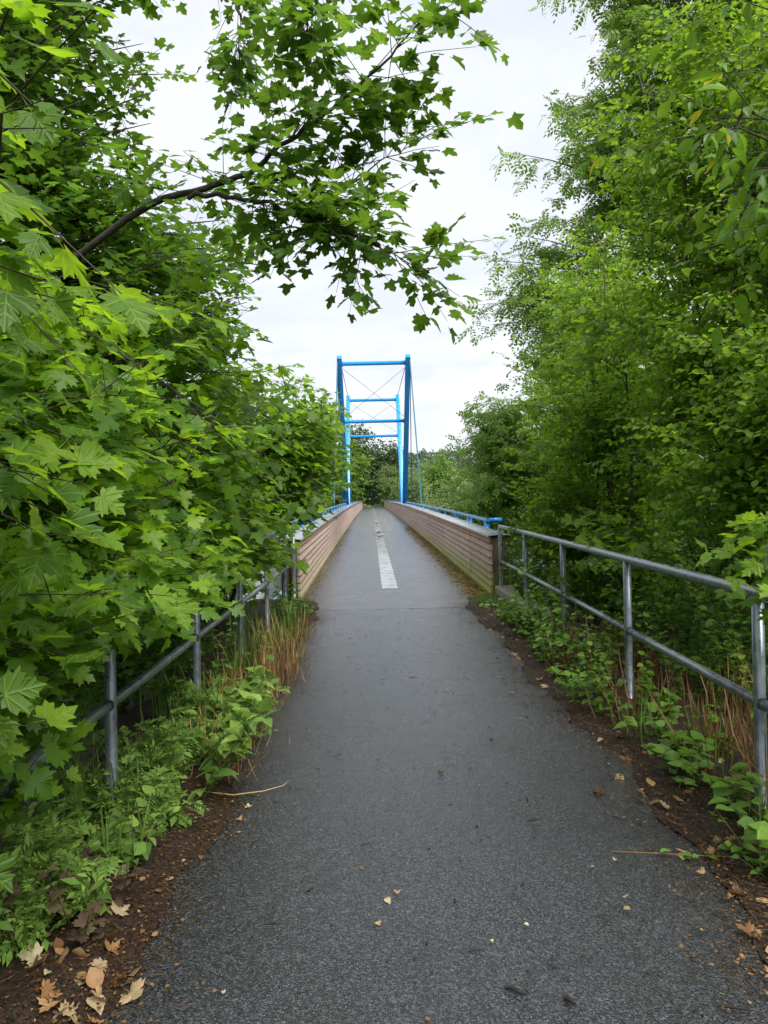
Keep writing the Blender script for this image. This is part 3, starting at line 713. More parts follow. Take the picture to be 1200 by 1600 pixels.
    if nobj:
        d = np.linalg.norm(p - [0, 0, EYE], axis=1); vis = (p[:, 1] > .3) & (np.abs((p[:, 0]) / np.maximum(p[:, 1], .1)) < .62)
        order = np.argsort(np.where(vis, d / sc, 1e9))[:nobj]
        tms = tmeshes(tkey, tmpl, M.get(lm + '_v', M[lm]))
        for i in order:
            o = bpy.data.objects.new('leaf', tms[rs.integers(len(tms))]); C.objects.link(o)
            Mx = np.eye(4); Mx[:3, :3] = Fr[i] * sc[i]; Mx[:3, 3] = p[i] - np.array([bx, by, bz])
            o.parent = root; o.matrix_basis = Matrix(Mx.tolist())
        msk = np.ones(len(p), bool); msk[order] = False; p, Fr, sc = p[msk], Fr[msk], sc[msk]
    V, F = scatter(ctmpl or tmpl, p, Fr, sc)
    cr = put(obj('crown', mesh('crown', V, F), M[lm])); cr['kind'] = 'stuff'
    return root, len(F)

tri = 0
def G(*a, **k):
    global tri
    r, n_ = grow(*a, **k); tri += n_; return r
camdist = lambda p, r: np.linalg.norm(p - [0, 0, EYE], axis=1) > r
MG = 'maple saplings along the railing'
# left saplings: leaves reach over the railing towards the path
kpL = lambda lim: (lambda p: (p[:, 0] < lim) & camdist(p, 1.0) & ((p[:, 2] > 1.0) | (p[:, 0] < -1.36)))
G('maple_sapling', 'maple sapling with very large leaves at the railing end farthest from the bridge', 'tree', (-2.0, 1.5), (-1.9, 1.6, 3.0), .04,
  [((-1.5, 1.75, 2.3), (.95, 1.0, 1.15)), ((-1.5, 1.9, 1.5), (.7, .8, .7)), ((-1.2, 2.3, 1.3), (.4, .7, .35), .3), ((-.8, 1.5, 2.25), (.3, .4, .45), .12), ((-1.25, 2.3, .85), (.25, .3, .4), .3)], 70, .38, 9, 6, .092, MAPLE, 'maple', group=MG, face=(.55, -.55, .6), facew=.55, nobj=230, tkey='maple', keep=lambda p: (p[:, 0] < -.42) & camdist(p, 1.3) & ((p[:, 2] > 1.0) | (p[:, 0] < -1.36) | ((p[:, 2] > .42) & (p[:, 1] < 2.6) & (p[:, 0] < -1.0))), seed=1, stems=2, droop=.4, petiole=.65)
G('maple_sapling', 'maple sapling draped over the railing by the second post', 'tree', (-2.1, 3.2), (-1.9, 3.2, 2.5), .045,
  [((-1.55, 3.3, 2.0), (1.05, 1.2, 1.15)), ((-1.6, 3.4, 1.2), (.75, 1.0, .6)), ((-1.15, 3.6, 1.25), (.4, 1.1, .4), .7)], 90, .40, 10, 6, .096, MAPLE, 'maple', group=MG, face=(.5, -.5, .6), facew=.5, nobj=200, tkey='maple', keep=kpL(-.5), seed=2, stems=3, droop=.4, petiole=.65)
G('maple_sapling', 'maple sapling standing between the third and fourth railing posts', 'tree', (-2.0, 5.6), (-1.8, 5.6, 2.4), .045,
  [((-1.45, 5.6, 1.95), (1.0, 1.6, 1.15)), ((-1.7, 5.6, 1.1), (.7, 1.3, .7)), ((-1.1, 5.9, 1.25), (.4, 1.4, .4), .6)], 100, .40, 10, 6, .096, MAPLEL, 'maple', group=MG, face=(.5, -.5, .6), facew=.5, keep=kpL(-.42), seed=3, stems=3, droop=.4, petiole=.6)
G('maple_sapling', 'maple sapling overhanging the boarded parapet end', 'tree', (-2.0, 9.0), (-1.7, 8.9, 2.8), .045,
  [((-1.35, 8.9, 2.3), (1.0, 1.7, 1.15)), ((-.75, 9.3, 2.3), (.5, 1.2, .95), 1.9), ((-1.7, 9.2, 1.3), (.65, 1.5, .8))], 120, .42, 9, 6, .10, MAPLEL, 'maple', group=MG, face=(.5, -.5, .6), facew=.5, keep=lambda p: (p[:, 0] < -.22) & ((p[:, 2] > 1.15) | (p[:, 0] < -1.2)), seed=4, stems=3, droop=.35, petiole=.6)
G('maple_sapling', 'maple sapling on the bank outside the parapet', 'tree', (-3.2, 13.2), (-3.0, 13.2, 4.2), .06,
  [((-2.7, 13.4, 2.2), (1.2, 2.2, 2.2))], 80, .5, 8, 6, .11, MAPLEL, 'maple', group=MG, face=(.5, -.5, .6), facew=.5, keep=lambda p: p[:, 0] < -1.75, seed=5, stems=3)
# big maple with the dark boughs over the path
Wp = lambda x, y, d: ((x - 579) / 1150 * d, d, EYE + (778 - y) / 1150 * d)
L1 = ([(-3.2, 5.3, 2.6), Wp(235, 315, 4.9), Wp(330, 290, 4.8), Wp(400, 265, 4.7), Wp(440, 232, 4.6), Wp(500, 190, 4.5), Wp(570, 140, 4.4), Wp(650, 60, 4.3), Wp(730, -50, 4.2)], .027, 62)
L2 = ([Wp(300, 296, 4.8), Wp(370, 305, 4.7), Wp(420, 312, 4.6), Wp(465, 326, 4.5), Wp(520, 345, 4.45), Wp(575, 372, 4.4), Wp(625, 402, 4.4), Wp(662, 425, 4.4)], .017, 62)
L3 = ([Wp(400, 280, 4.7), Wp(470, 300, 4.7), Wp(540, 300, 4.7), Wp(610, 255, 4.7), Wp(680, 205, 4.7)], .013, 32)
L4 = ([(-3.2, 6.6, 5.9), Wp(230, -120, 5.6), Wp(330, -110, 5.6), Wp(390, -30, 5.5), Wp(388, 50, 5.5), Wp(392, 100, 5.5)], .03, 45)
L5 = ([Wp(440, -200, 4.5), Wp(500, -80, 4.5), Wp(497, 20, 4.5), Wp(497, 110, 4.5)], .016, 45)
G('maple_tree', 'tall maple with dark mossy boughs reaching out over the path', 'tree', (-3.6, 5.6), (-3.4, 5.8, 8.5), .16,
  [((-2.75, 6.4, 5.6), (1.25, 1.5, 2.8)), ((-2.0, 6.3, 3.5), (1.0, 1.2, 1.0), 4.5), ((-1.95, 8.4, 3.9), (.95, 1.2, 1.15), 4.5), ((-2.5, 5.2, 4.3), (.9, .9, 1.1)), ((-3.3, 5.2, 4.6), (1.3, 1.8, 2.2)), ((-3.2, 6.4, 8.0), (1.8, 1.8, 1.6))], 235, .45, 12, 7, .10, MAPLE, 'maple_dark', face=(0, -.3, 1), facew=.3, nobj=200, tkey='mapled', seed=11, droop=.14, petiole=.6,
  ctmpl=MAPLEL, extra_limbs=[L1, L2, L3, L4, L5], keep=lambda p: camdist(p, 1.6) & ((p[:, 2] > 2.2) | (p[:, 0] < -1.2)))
# wood behind the left saplings
for i, (x, y, h, rx) in enumerate([(-4.4, 2.6, 7.0, 1.6), (-5.2, 7.6, 9.0, 2.1), (-4.6, 11.5, 4.4, 1.7), (-5.6, 17, 4.5, 2.0), (-6.8, 27, 5.5, 2.8), (-8.5, 42, 6.5, 3.6)]):
    g = float(TZ(x, y))
    G('maple_tree', ['bushy maple in the shade behind the large leaved sapling', 'bushy maple behind the boughs of the tall maple', 'bushy maple low on the bank by the parapet end', 'round maple on the river bank just past the parapet end', 'maple on the river bank halfway to the pylon', 'broad maple beside the pylon across from the willows'][i], 'tree', (x, y), (x, y, h), .09,
      [((x, y, (h + g) / 2 + .6), (rx, rx * 1.15, (h - g) / 2)), ((x, y, g + 1.4), (rx * .9, rx, 1.3))], 105, .6 + .01 * y, 10, 7, (.12 + .0016 * y), MAPLEX, 'maple', group='maples of the wood on the bank', seed=20 + i, face=(.5, -.5, .6), facew=.4, twig_r=.005, keep=lambda p: p[:, 0] < -1.9)
# right side ----------------------------------------------------------
HG = 'hawthorn bushes behind the railing'
kR = lambda lim: (lambda p: (p[:, 0] > lim) & ((p[:, 2] > .35) | (p[:, 0] > lim + .3)))
HK = dict(group=HG, face=(-.5, -.5, .6), facew=.4, jit=.9, petiole=.2, bm='bark_light')
G('hawthorn_bush', 'hawthorn bush spilling over the railing next to the parapet end', 'bush', (3.1, 9.6), (3.0, 9.6, 4.6), .05,
  [((3.0, 9.6, 2.5), (1.15, 1.8, 2.5)), ((2.45, 9.7, 1.1), (.6, 1.2, .9))], 190, .40, 17, 12, .062, HAWL, 'hawthorn', seed=41, stems=4, keep=kR(1.70), twig_r=.0022, **HK)
G('hawthorn_bush', 'tall hawthorn bush with open dark stems behind the middle railing posts', 'bush', (3.5, 6.4), (3.4, 6.3, 5.4), .05,
  [((3.4, 6.4, 3.9), (1.4, 1.6, 2.2)), ((3.2, 7.3, 2.3), (.9, .9, 1.2)), ((2.95, 5.4, 2.1), (.75, 1.3, .9), 3.5)], 240, .40, 17, 12, .062, HAWL, 'hawthorn', seed=42, stems=6, keep=lambda p: p[:, 0] > 1.95, twig_r=.0022, **HK)
G('hawthorn_bush', 'hawthorn bush on the bank outside the parapet', 'bush', (4.4, 12.8), (4.2, 12.8, 5.4), .06,
  [((4.2, 13, 2.9), (1.7, 2.0, 3.2)), ((4.0, 12.5, .6), (1.3, 1.6, 1.2))], 190, .5, 16, 12, .078, WIDE, 'hawthorn', seed=43, stems=4, build_twigs=False, keep=lambda p: p[:, 0] > 2.62, twig_r=.003, **HK)
G('hawthorn_bush', 'hawthorn bush deep in the shade farther down the bank', 'bush', (6.2, 9.2), (6.0, 9.2, 6.5), .07,
  [((6.0, 9.2, 3.2), (2.0, 2.8, 4.2))], 170, .6, 14, 11, .09, WIDE, 'hawthorn', seed=44, stems=4, build_twigs=False, twig_r=.004, **HK)
G('hawthorn_bush', 'hawthorn bush rising behind the railing farthest from the bridge', 'bush', (4.9, 4.9), (4.7, 4.9, 6.4), .07,
  [((4.6, 5.0, 4.4), (1.6, 1.7, 2.6)), ((5.4, 5.6, 1.2), (1.3, 2.0, 1.6))], 190, .5, 15, 12, .078, WIDE, 'hawthorn', seed=45, stems=5, twig_r=.003, **HK)
for i, (x, y, r_, h_) in enumerate([(5.6, 13.5, 1.7, 1.7), (8.4, 13.0, 2.0, 2.4), (9.5, 9.0, 2.0, 2.6), (4.6, 8.4, 1.0, 1.2), (4.9, 10.4, 1.3, 2.2)]):
    g_ = float(TZ(x, y))
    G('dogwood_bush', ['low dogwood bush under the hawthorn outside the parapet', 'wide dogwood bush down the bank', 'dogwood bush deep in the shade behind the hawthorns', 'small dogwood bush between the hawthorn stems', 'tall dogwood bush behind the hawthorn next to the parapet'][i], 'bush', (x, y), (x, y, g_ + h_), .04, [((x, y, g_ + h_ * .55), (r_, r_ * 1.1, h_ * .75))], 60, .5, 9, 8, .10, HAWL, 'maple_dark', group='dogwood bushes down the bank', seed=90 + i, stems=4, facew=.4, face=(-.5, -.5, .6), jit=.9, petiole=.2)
AK = dict(face=(-.4, -.5, .6), facew=.4, droop=.4, petiole=.1, jit=.8)
G('ash_tree', 'tall ash tree rising above the hawthorns', 'tree', (7.8, 19), (8.0, 18.6, 15.5), .17,
  [((5.3, 19.6, 6.5), (2.4, 2.4, 2.2), 24), ((5.9, 19, 10.0), (2.5, 2.6, 2.6), 26), ((6.9, 18.5, 14.0), (2.4, 3, 3.2), 28), ((9.4, 18, 9.0), (2.6, 3, 5)), ((10.6, 17, 14), (2.8, 3, 4))], 290, .85, 10, 7, .38, ASH, 'ash', seed=51, twig_r=.006, **AK)
G('ash_tree', 'low spreading ash tree beside the bridge girder', 'tree', (6.0, 24.5), (5.6, 24.5, 4.4), .10,
  [((5.4, 24.5, 2.2), (2.7, 3.2, 2.5)), ((3.9, 24, 3.3), (1.3, 1.8, 1.5), 14), ((3.4, 23.5, 1.6), (.8, 1.6, 1.3), 8), ((5.4, 24, -1.5), (2.6, 3, 2))], 160, .75, 9, 7, .34, ASH, 'ash', seed=52, twig_r=.006, keep=lambda p: p[:, 0] > 2.65, **AK)
G('ash_tree', 'ash tree standing behind the low spreading one', 'tree', (8.8, 27), (8.4, 27, 7.5), .13,
  [((7.8, 27, 4.6), (2.7, 3.0, 3.8)), ((9.5, 26, 1), (3.5, 3, 3.5))], 150, .9, 8, 6, .42, ASH, 'ash', seed=53, twig_r=.007, **AK)
G('cherry_tree', 'young cherry tree with a few yellow leaves arching over the railing', 'tree', (3.0, 2.9), (2.9, 3.0, 4.6), .05,
  [((2.2, 3.3, 3.25), (1.05, .8, .75)), ((2.7, 3.2, 4.2), (.9, .8, .6))], 46, .5, 6, 6, .105, CHERRY, 'cherry', seed=61, face=(-.4, -.5, .6), facew=.4, droop=.6, nobj=160, tkey='cherry', keep=lambda p: (p[:, 0] > .95) & camdist(p, 1.5), petiole=.25)
G('maple_sapling', 'small maple sapling poking through the railing below the cherry', 'tree', (2.45, 3.15), (2.2, 3.1, 1.5), .018,
  [((1.72, 3.0, 1.22), (.34, .4, .32))], 14, .26, 3, 5, .085, MAPLE, 'maple', group='maple saplings beyond the railing', seed=62, face=(-.4, -.5, .7), facew=.4, droop=.3, nobj=80, tkey='maple', petiole=.6)
G('maple_sapling', 'small dark maple sapling growing among the hawthorn stems', 'tree', (2.75, 8.0), (2.7, 7.8, 3.8), .03,
  [((2.35, 7.6, 3.3), (.45, .5, .5)), ((2.3, 6.6, 1.25), (.4, .8, .35))], 20, .3, 4, 5, .10, MAPLE, 'maple', group='maple saplings beyond the railing', seed=63, face=(-.4, -.5, .7), facew=.4, droop=.4, nobj=50, tkey='maple', petiole=.6, keep=lambda p: p[:, 0] > 1.8)
# far end of the bridge and beyond ------------------------------------
def fartree(name, label, x, y, z0, rx, ry, rz, lm, size, nl, seed, group=None, tmpl=CLUMP, cat='tree', extra=()):
    ell = [((x, y, z0), (rx, ry, rz))] + list(extra)
    G(name, label, cat, (x, y), (x, y, z0 + rz * .6), .12 + .02 * rz, ell, nl, size * 4.5, 9, 7, size, tmpl, lm, group=group, seed=seed, jit=1.0, twig_r=.012, build_twigs=False, petiole=.3, face=(0, -.6, .6), facew=.4)
fartree('lime_tree', 'bright green lime tree overhanging the far bridge end', -5.2, 110, 6, 4.8, 4, 7.5, 'brighttree', .42, 150, 71)
fartree('oak_tree', 'tall dark oak standing over the path beyond the bridge', -2.2, 142, 8.2, 3.6, 4, 8, 'darktree', .5, 150, 72, 'dark oaks beyond the bridge')
fartree('oak_tree', 'dark oak with a lower rounded crown beyond the bridge', 3.4, 139, 6.3, 2.8, 4, 6.3, 'darktree', .5, 120, 73, 'dark oaks beyond the bridge')
fartree('oak_tree', 'dark oak closing the view at the end of the path', .5, 168, 6, 7, 4, 7, 'darktree', .7, 150, 74, 'dark oaks beyond the bridge')
fartree('willow_bush', 'pale round willow bush flanking the path beyond the bridge', 3.0, 113, 3.2, 1.7, 2.5, 4.0, 'willow', .26, 120, 75, 'willows on the river bank', LANCE + CLUMP, 'bush')
fartree('willow_bush', 'broad grey green willow bush on the far river bank', 7.5, 64, -.3, 3.8, 4, 4.0, 'willow', .24, 190, 76, 'willows on the river bank', LANCE + CLUMP, 'bush')
fartree('willow_bush', 'grey green willow bush behind the broad one', 13, 74, .4, 5, 4, 4.4, 'willow', .3, 190, 77, 'willows on the river bank', LANCE + CLUMP, 'bush')
fartree('willow_bush', 'willow bush showing through the pylon stays', 5.2, 90, .9, 2.6, 3.5, 4.6, 'willow', .28, 130, 78, 'willows on the river bank', LANCE + CLUMP, 'bush')
fartree('lime_tree', 'small lime tree standing beyond the willows', 11.5, 120, 3.5, 4.2, 4, 4.6, 'brighttree', .42, 120, 79)
fartree('lime_tree', 'lime tree on the river bank behind the broad maple', -8.5, 82, 3.0, 5.0, 4, 7.0, 'brighttree', .42, 150, 80)
# distant wooded hillside
hx = rng.uniform(-120, 230, 700); hy = rng.uniform(240, 545, 700)
P_, Fr_, sc_ = [], [], []
for x, y in zip(hx, hy):
    g = float(TZ(x, y)); h = rng.uniform(5, 9); r_ = rng.uniform(2.5, 4.5)
    u = norm(rng.normal(size=(70, 3))) * rng.uniform(.5, 1, (70, 1)) * [r_, r_, h * .5] + [x, y, g + h * .5]
    P_.append(u)
P_ = np.concatenate(P_); Fr_ = frames(rng.normal(size=P_.shape), rng.normal(size=P_.shape) * .7 + [0, -.4, .7]); sc_ = rng.uniform(1.0, 2.0, len(P_))
V, F = scatter(CLUMP, P_, Fr_, sc_); tri += len(F)
tag(obj('distant_wood', mesh('distant_wood', V, F), M['far']), 'wooded hillside far beyond the river, haze tint in its leaf colour', 'wood', kind='stuff')

# ------------------------------------------------------------------ verge plants
def gz(x, y):
    if x < .3: return vl(x, y) if x < float(edgeL(y)) else 0.
    return vr(x, y) if x > float(edgeR(y)) else 0.
def plant(name, label, cat, group, x, y, hgt, nst, spread, tmpl, tk, lm, sm_, lsz, per, lean=(0, 0), as_obj=False, rad=.003, up=.2, seed=0, tip_only=False):
    rs = np.random.default_rng(seed + 900)
    z = gz(x, y) - .01; root = empty(name, (x, y, z), label, cat, group)
    A = np.c_[rs.normal(size=(nst, 2)) * spread * .18, np.zeros(nst)]
    d = np.c_[rs.normal(size=(nst, 2)) * spread / hgt * .5 + np.array(lean), np.ones(nst)]; d = norm(d)
    H = hgt * rs.uniform(.55, 1.1, nst); E = A + d * H[:, None]
    if sm_:
        V, F = prisms(A, E, rad, rad * .4, .0); st = obj('stems', mesh('stems', V, F), M[sm_], root); st['kind'] = 'stuff'
    v = rs.uniform(.7 if tip_only else .15, 1, (nst, per)); p = A[:, None] * (1 - v[..., None]) + E[:, None] * v[..., None]; p = p.reshape(-1, 3)
    th = rs.uniform(0, 2 * np.pi, len(p)); ax = np.c_[np.cos(th), np.sin(th), rs.uniform(-.3, .8, len(p)) * up * 3]
    nr = np.array([0, -.2, 1.]) + rs.normal(size=p.shape) * .35
    sc = lsz * rs.uniform(.55, 1.2, len(p)); p[:, 2] = np.maximum(p[:, 2], .02); Fr = frames(ax, nr)
    if as_obj:
        tms = tmeshes(tk, tmpl, M[lm])
        for i in range(len(p)):
            o = bpy.data.objects.new('leaf', tms[rs.integers(len(tms))]); C.objects.link(o); o.parent = root
            Mx = np.eye(4); Mx[:3, :3] = Fr[i] * sc[i]; Mx[:3, 3] = p[i]; o.matrix_basis = Matrix(Mx.tolist())
    else:
        V, F = scatter(tmpl, p, Fr, sc); o = obj('foliage', mesh('foliage', V, F), M[lm], root); o['kind'] = 'stuff'
    return root
def blades(w_): return [(V * [w_, 1, 1], F) for V, F in BLADE]
def tuft(name, label, cat, group, x, y, hgt, nb, spread, lm, seed=0, lean=(0, 0), thin=1., wild=.45):
    rs = np.random.default_rng(seed + 500); z = gz(x, y) - .01
    p = np.c_[rs.normal(size=(nb, 2)) * spread * .25, np.zeros(nb)]
    ax = norm(np.c_[rs.normal(size=(nb, 2)) * wild + np.array(lean), np.ones(nb)]); nr = np.c_[-ax[:, :2] * .3, ax[:, 2] * 0 + .1] + np.c_[ax[:, :2], np.zeros(nb)] * -1.0
    nr = nr + rs.normal(size=nr.shape) * .1
    V, F = scatter(blades(thin), p, frames(ax, -nr), hgt * rs.uniform(.4, 1.15, nb))
    o = obj(name, mesh(name, V, F), M[lm], None, (x, y, z)); return tag(o, label, cat, group)
ORD = ['first', 'second', 'third', 'fourth', 'fifth', 'sixth', 'seventh']
def post_of(x, y):
    ps = [11.3, 10.2, 8.5, 6.82, 5.15, 3.48, 1.8] if x < .3 else [11.25, 9.35, 7.4, 5.4, 3.5, 1.55]
    return ORD[int(np.argmin([abs(y - q) for q in ps]))] + ' railing post from the parapet, ' + ('maple side' if x < .3 else 'hawthorn side')
# left verge
rs0 = np.random.default_rng(77)
for i in range(30):
    y = 2.5 + 3.0 * (i / 30) ** 1.1 + rs0.normal() * .08; x = min(-1.28 + .15 * (y - 2.6), -1.0) + rs0.uniform(-.25, .12)
    plant('feathery_herb', 'feathery cut leaved herb by the ' + post_of(x, y), 'herb', 'feathery herbs on the maple side', x, y, rs0.uniform(.16, .36), 8, .28, FEATHER, 'fe', 'herb', 'stem', .11, 11, lean=(.2, -.05), seed=i, up=.5)
for i in range(16):
    y = rs0.uniform(1.6, 7.5); x = rs0.uniform(-1.6, -1.0)
    plant('broad_leaf_weed', 'broad leaved weed by the ' + post_of(x, y), 'weed', 'broad leaved weeds on the maple side', x, y, rs0.uniform(.2, .45), 5, .3, HAWH, 'wd', 'herb', 'stem', .075, 7, seed=50 + i, as_obj=i < 8)
for i in range(22):
    y = rs0.uniform(1.6, 10); x = float(edgeL(y)) - rs0.uniform(.05, .7)
    tuft('grass_tuft', 'long green grass tuft by the ' + post_of(x, y), 'grass', 'grass tufts below the maples', x, y, rs0.uniform(.22, .5), 26, .26, 'grass', i, (.25, 0), thin=.7, wild=.55)
for i in range(20):
    y = rs0.uniform(4.3, 8.6); x = float(edgeL(y)) - rs0.uniform(-.02, .42)
    tuft('dry_grass_tuft', 'straw coloured grass tuft by the ' + post_of(x, y), 'grass', 'dry grass tufts below the maples', x, y, rs0.uniform(.2, .42), 34, .3, 'straw', 60 + i, (.3, 0), thin=.5, wild=.65)
for i, (x, y) in enumerate([(-.93, 4.0), (-.98, 4.35), (-.95, 4.7), (-1.0, 5.0), (-.9, 3.8)]):
    plant('willowherb', 'willowherb with long narrow leaves leaning over the path edge', 'herb', 'willowherb leaning over the path', x, y, .62, 4, .12, CHERRY, 'wh', 'herb', 'stem', .12, 9, lean=(.65, -.1), as_obj=True, seed=80 + i, up=.45)
for i, (x, y) in enumerate([(-1.02, 2.55), (-1.2, 2.7), (-1.3, 2.5), (-1.0, 2.8), (-1.35, 2.8)]):
    plant('maple_seedling', 'dull reddish maple seedling beside the dead leaves', 'seedling', 'reddish maple seedlings', x, y, .26, 3, .16, MAPLE, 'mseed', 'purple', 'twig', .055, 4, as_obj=True, seed=95 + i)
for i, (x, y) in enumerate([(-1.12, 9.9), (-.98, 10.15), (-1.25, 9.6), (-1.02, 9.5), (-1.2, 10.4)]):
    plant('bramble', 'low leafy bramble against the foot of the parapet half hidden by maples', 'bramble', 'brambles at the parapet on the maple side', x, y, .34, 6, .3, HAWH, 'br', 'bramble', 'stem', .09, 8, seed=105 + i, as_obj=True)
# right verge
for i in range(26):
    y = ([8.9, 8.4, 8.0, 7.6, 7.2, 8.6, 7.9, 6.9, 6.2, 5.5, 4.6, 4.0, 3.5, 3.1, 2.75] + [7.4, 6.6, 6.0, 5.8, 5.2, 4.9, 4.3, 3.8, 3.3, 2.9, 2.6])[i]; x = 1.76 + rs0.uniform(-.16, .16)
    near = y < 5
    plant('bramble', ('fresh bramble among dead stems by the ' + post_of(x, y)) if near else ('dense bramble by the ' + post_of(x, y)), 'bramble', 'brambles among dead stems' if near else 'brambles near the plinth', x, y, .26 if near else .42, 5 if near else 8, .3, HAWH, 'br', 'bramble', 'stem', .085 if near else .07, 6 if near else 12, seed=120 + i, lean=(-.25, 0), as_obj=True)
for i in range(40):
    y = rs0.uniform(2.6, 7.2); x = rs0.uniform(1.62, 2.5)
    tuft('dead_stem_clump', 'dead brown stems by the ' + post_of(x, y), 'dead plant', 'dead stem clumps by the hawthorns', x, y, rs0.uniform(.25, .6), 22, .4, 'deadstem', 150 + i, (-.12, 0), thin=.42, wild=.7)
for i in range(14):
    y = rs0.uniform(2.2, 9); x = rs0.uniform(1.75, 2.5)
    plant('nettle', 'dark nettle stalks by the ' + post_of(x, y), 'nettle', 'nettles behind the railing', x, y, rs0.uniform(.35, .7), 5, .25, HAWH, 'ne', 'hawthorn', 'stem', .06, 12, seed=180 + i)
for i in range(22):
    y = 2.3 + 6.5 * (i / 22) + rs0.uniform(-.1, .1); x = float(edgeR(y)) + rs0.uniform(.16, .4)
    plant('low_weed', 'low trefoil weed on the litter by the ' + post_of(x, y), 'weed', 'low weeds on the hawthorn side', x, y, rs0.uniform(.06, .16), 4, .28, HAWH, 'br', 'bramble', 'stem', .05, 4, seed=300 + i, as_obj=True)
for i in range(18):
    y = rs0.uniform(2.4, 9); x = float(edgeR(y)) + rs0.uniform(.2, .6)
    tuft('grass_tuft', 'thin grass tuft by the ' + post_of(x, y), 'grass', 'grass tufts on the hawthorn side', x, y, rs0.uniform(.14, .32), 20, .25, 'grass', 330 + i, (-.2, 0), thin=.5, wild=.7)
for i in range(24):
    y = rs0.uniform(3.6, 9.2); x = float(edgeL(y)) - rs0.uniform(-.03, .22)
    tuft('straw_tuft', 'matted reddish straw by the ' + post_of(x, y), 'grass', 'matted straw on the maple side', x, y, rs0.uniform(.14, .28), 26, .4, 'straw' if i % 3 else 'deadstem', 360 + i, (.5, -.1), thin=.5, wild=1.3)
for i, (x, y) in enumerate([(1.63, 10.1), (1.72, 9.6), (1.55, 10.35), (1.75, 10.8), (1.62, 9.1), (1.58, 10.75)]):
    tuft('grass_tuft', 'short yellowish grass tuft by the concrete plinth', 'grass', 'grass tufts by the plinth', x, y, .17, 40, .3, 'bramble', 200 + i)
for i in range(22):
    y = rs0.uniform(2.6, 11); x = rs0.uniform(2.2, 4.2)
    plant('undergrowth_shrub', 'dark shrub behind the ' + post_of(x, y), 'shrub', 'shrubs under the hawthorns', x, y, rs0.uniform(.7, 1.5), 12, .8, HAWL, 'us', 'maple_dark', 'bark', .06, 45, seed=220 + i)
for i in range(18):
    y = rs0.uniform(1.2, 9.8); x = rs0.uniform(-2.8, -1.55)
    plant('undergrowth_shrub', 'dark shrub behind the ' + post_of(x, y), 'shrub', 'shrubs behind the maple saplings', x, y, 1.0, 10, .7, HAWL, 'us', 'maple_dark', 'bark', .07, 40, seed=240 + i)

# ------------------------------------------------------------------ litter
def litter(name, label, fx, n_, size, lm, ylo, yhi, zoff=.006, tmpl=CHIP, flat=.35):
    y = ylo + (yhi - ylo) * rng.random(n_) ** 1.5; x = fx(y, n_)
    z = np.array([gz(a, b_) for a, b_ in zip(x, y)]) + zoff + rng.random(n_) * .012
    p = np.c_[x, y, z]; ax = np.c_[rng.normal(size=(n_, 2)), rng.normal(size=n_) * .15]; nr = np.array([0, 0, 1.]) + rng.normal(size=p.shape) * flat
    V, F = scatter(tmpl, p, frames(ax, nr), size * rng.uniform(.4, 1.3, n_))
    return tag(obj(name, mesh(name, V, F), M[lm]), label, 'litter', kind='stuff')
litter('leaf_litter', 'brown rotting litter along the path edge below the maples', lambda y, n_: edgeL(y) - .10 + rng.normal(size=n_) * .14, 26000, .013, 'litter', 1.4, 10.5)
litter('leaf_litter', 'brown rotting litter along the path edge by the hawthorns', lambda y, n_: edgeR(y) + .12 + rng.normal(size=n_) * .19, 28000, .015, 'litter', 1.8, 10.8)
litter('path_debris', 'tiny dark twigs and crumbs strewn over the wet path', lambda y, n_: rng.uniform(-.75, 1.35, n_), 1500, .016, 'twig', 1.6, 10, zoff=.002)
litter('moss_litter', 'yellow brown moss and leaves along the algae stained parapet', lambda y, n_: BX + HW - .05 - np.abs(rng.normal(size=n_)) * .15, 7000, .045, 'moss', 11.2, 34, zoff=.02)
for o_ in [bpy.data.objects['moss_litter']]:
    me = o_.data; co = np.empty(len(me.vertices) * 3, np.float32); me.vertices.foreach_get('co', co); co = co.reshape(-1, 3)
    co[:, 2] = np.maximum(co[:, 2] - .07, 0) * .4 + .004 + dz(co[:, 1]) + rng.random(len(co)) * .012; me.vertices.foreach_set('co', co.ravel())
V_ = litter('moss_litter', 'thin brown litter along the parapet half hidden by maples', lambda y, n_: BX - HW + .04 + np.abs(rng.normal(size=n_)) * .07, 1400, .03, 'moss', 11.2, 34, zoff=.02)
me = V_.data; co = np.empty(len(me.vertices) * 3, np.float32); me.vertices.foreach_get('co', co); co = co.reshape(-1, 3)
co[:, 2] = .004 + dz(co[:, 1]) + rng.random(len(co)) * .012; me.vertices.foreach_set('co', co.ravel())
# single fallen leaves
def curled(seed):
    r_ = np.random.default_rng(seed); V, F = fan(mo, (0, .33), lambda x, y: (.7 * x * x * r_.uniform(.2, 1.6) + .4 * (y - .4) ** 2 * r_.uniform(-.5, 2)) + .06 * np.sin(9 * x + seed) * np.cos(8 * y), .5)
    if seed % 2: V, F = oval(r_.uniform(.3, .42), 5, r_.uniform(.1, .8), r_.uniform(-.3, .5)); V = V * [1.2, 1.2, 1.2]; V[:, 2] += .06 * np.sin(V[:, 0] * 7 + seed) * np.cos(V[:, 1] * 6)
    me = mesh('fallen_leaf', V, F); return me
CUR = {k: [] for k in ('deadleaf', 'deadleafpale')}
for k in CUR:
    for q in range(6):
        me = curled(q + (10 if k == 'deadleaf' else 30)); me.materials.append(M[k]); CUR[k].append(me)
def fallen(label, group, x, y, size, key, rz=None, tilt=.2):
    o = bpy.data.objects.new('fallen_leaf', random.choice(CUR[key])); C.objects.link(o)
    o.location = (x, y, gz(x, y) + .012); o.scale = (size,) * 3; o.rotation_euler = (random.gauss(0, tilt), random.gauss(0, tilt), random.uniform(0, 6.28) if rz is None else rz)
    return tag(o, label, 'leaf', group)
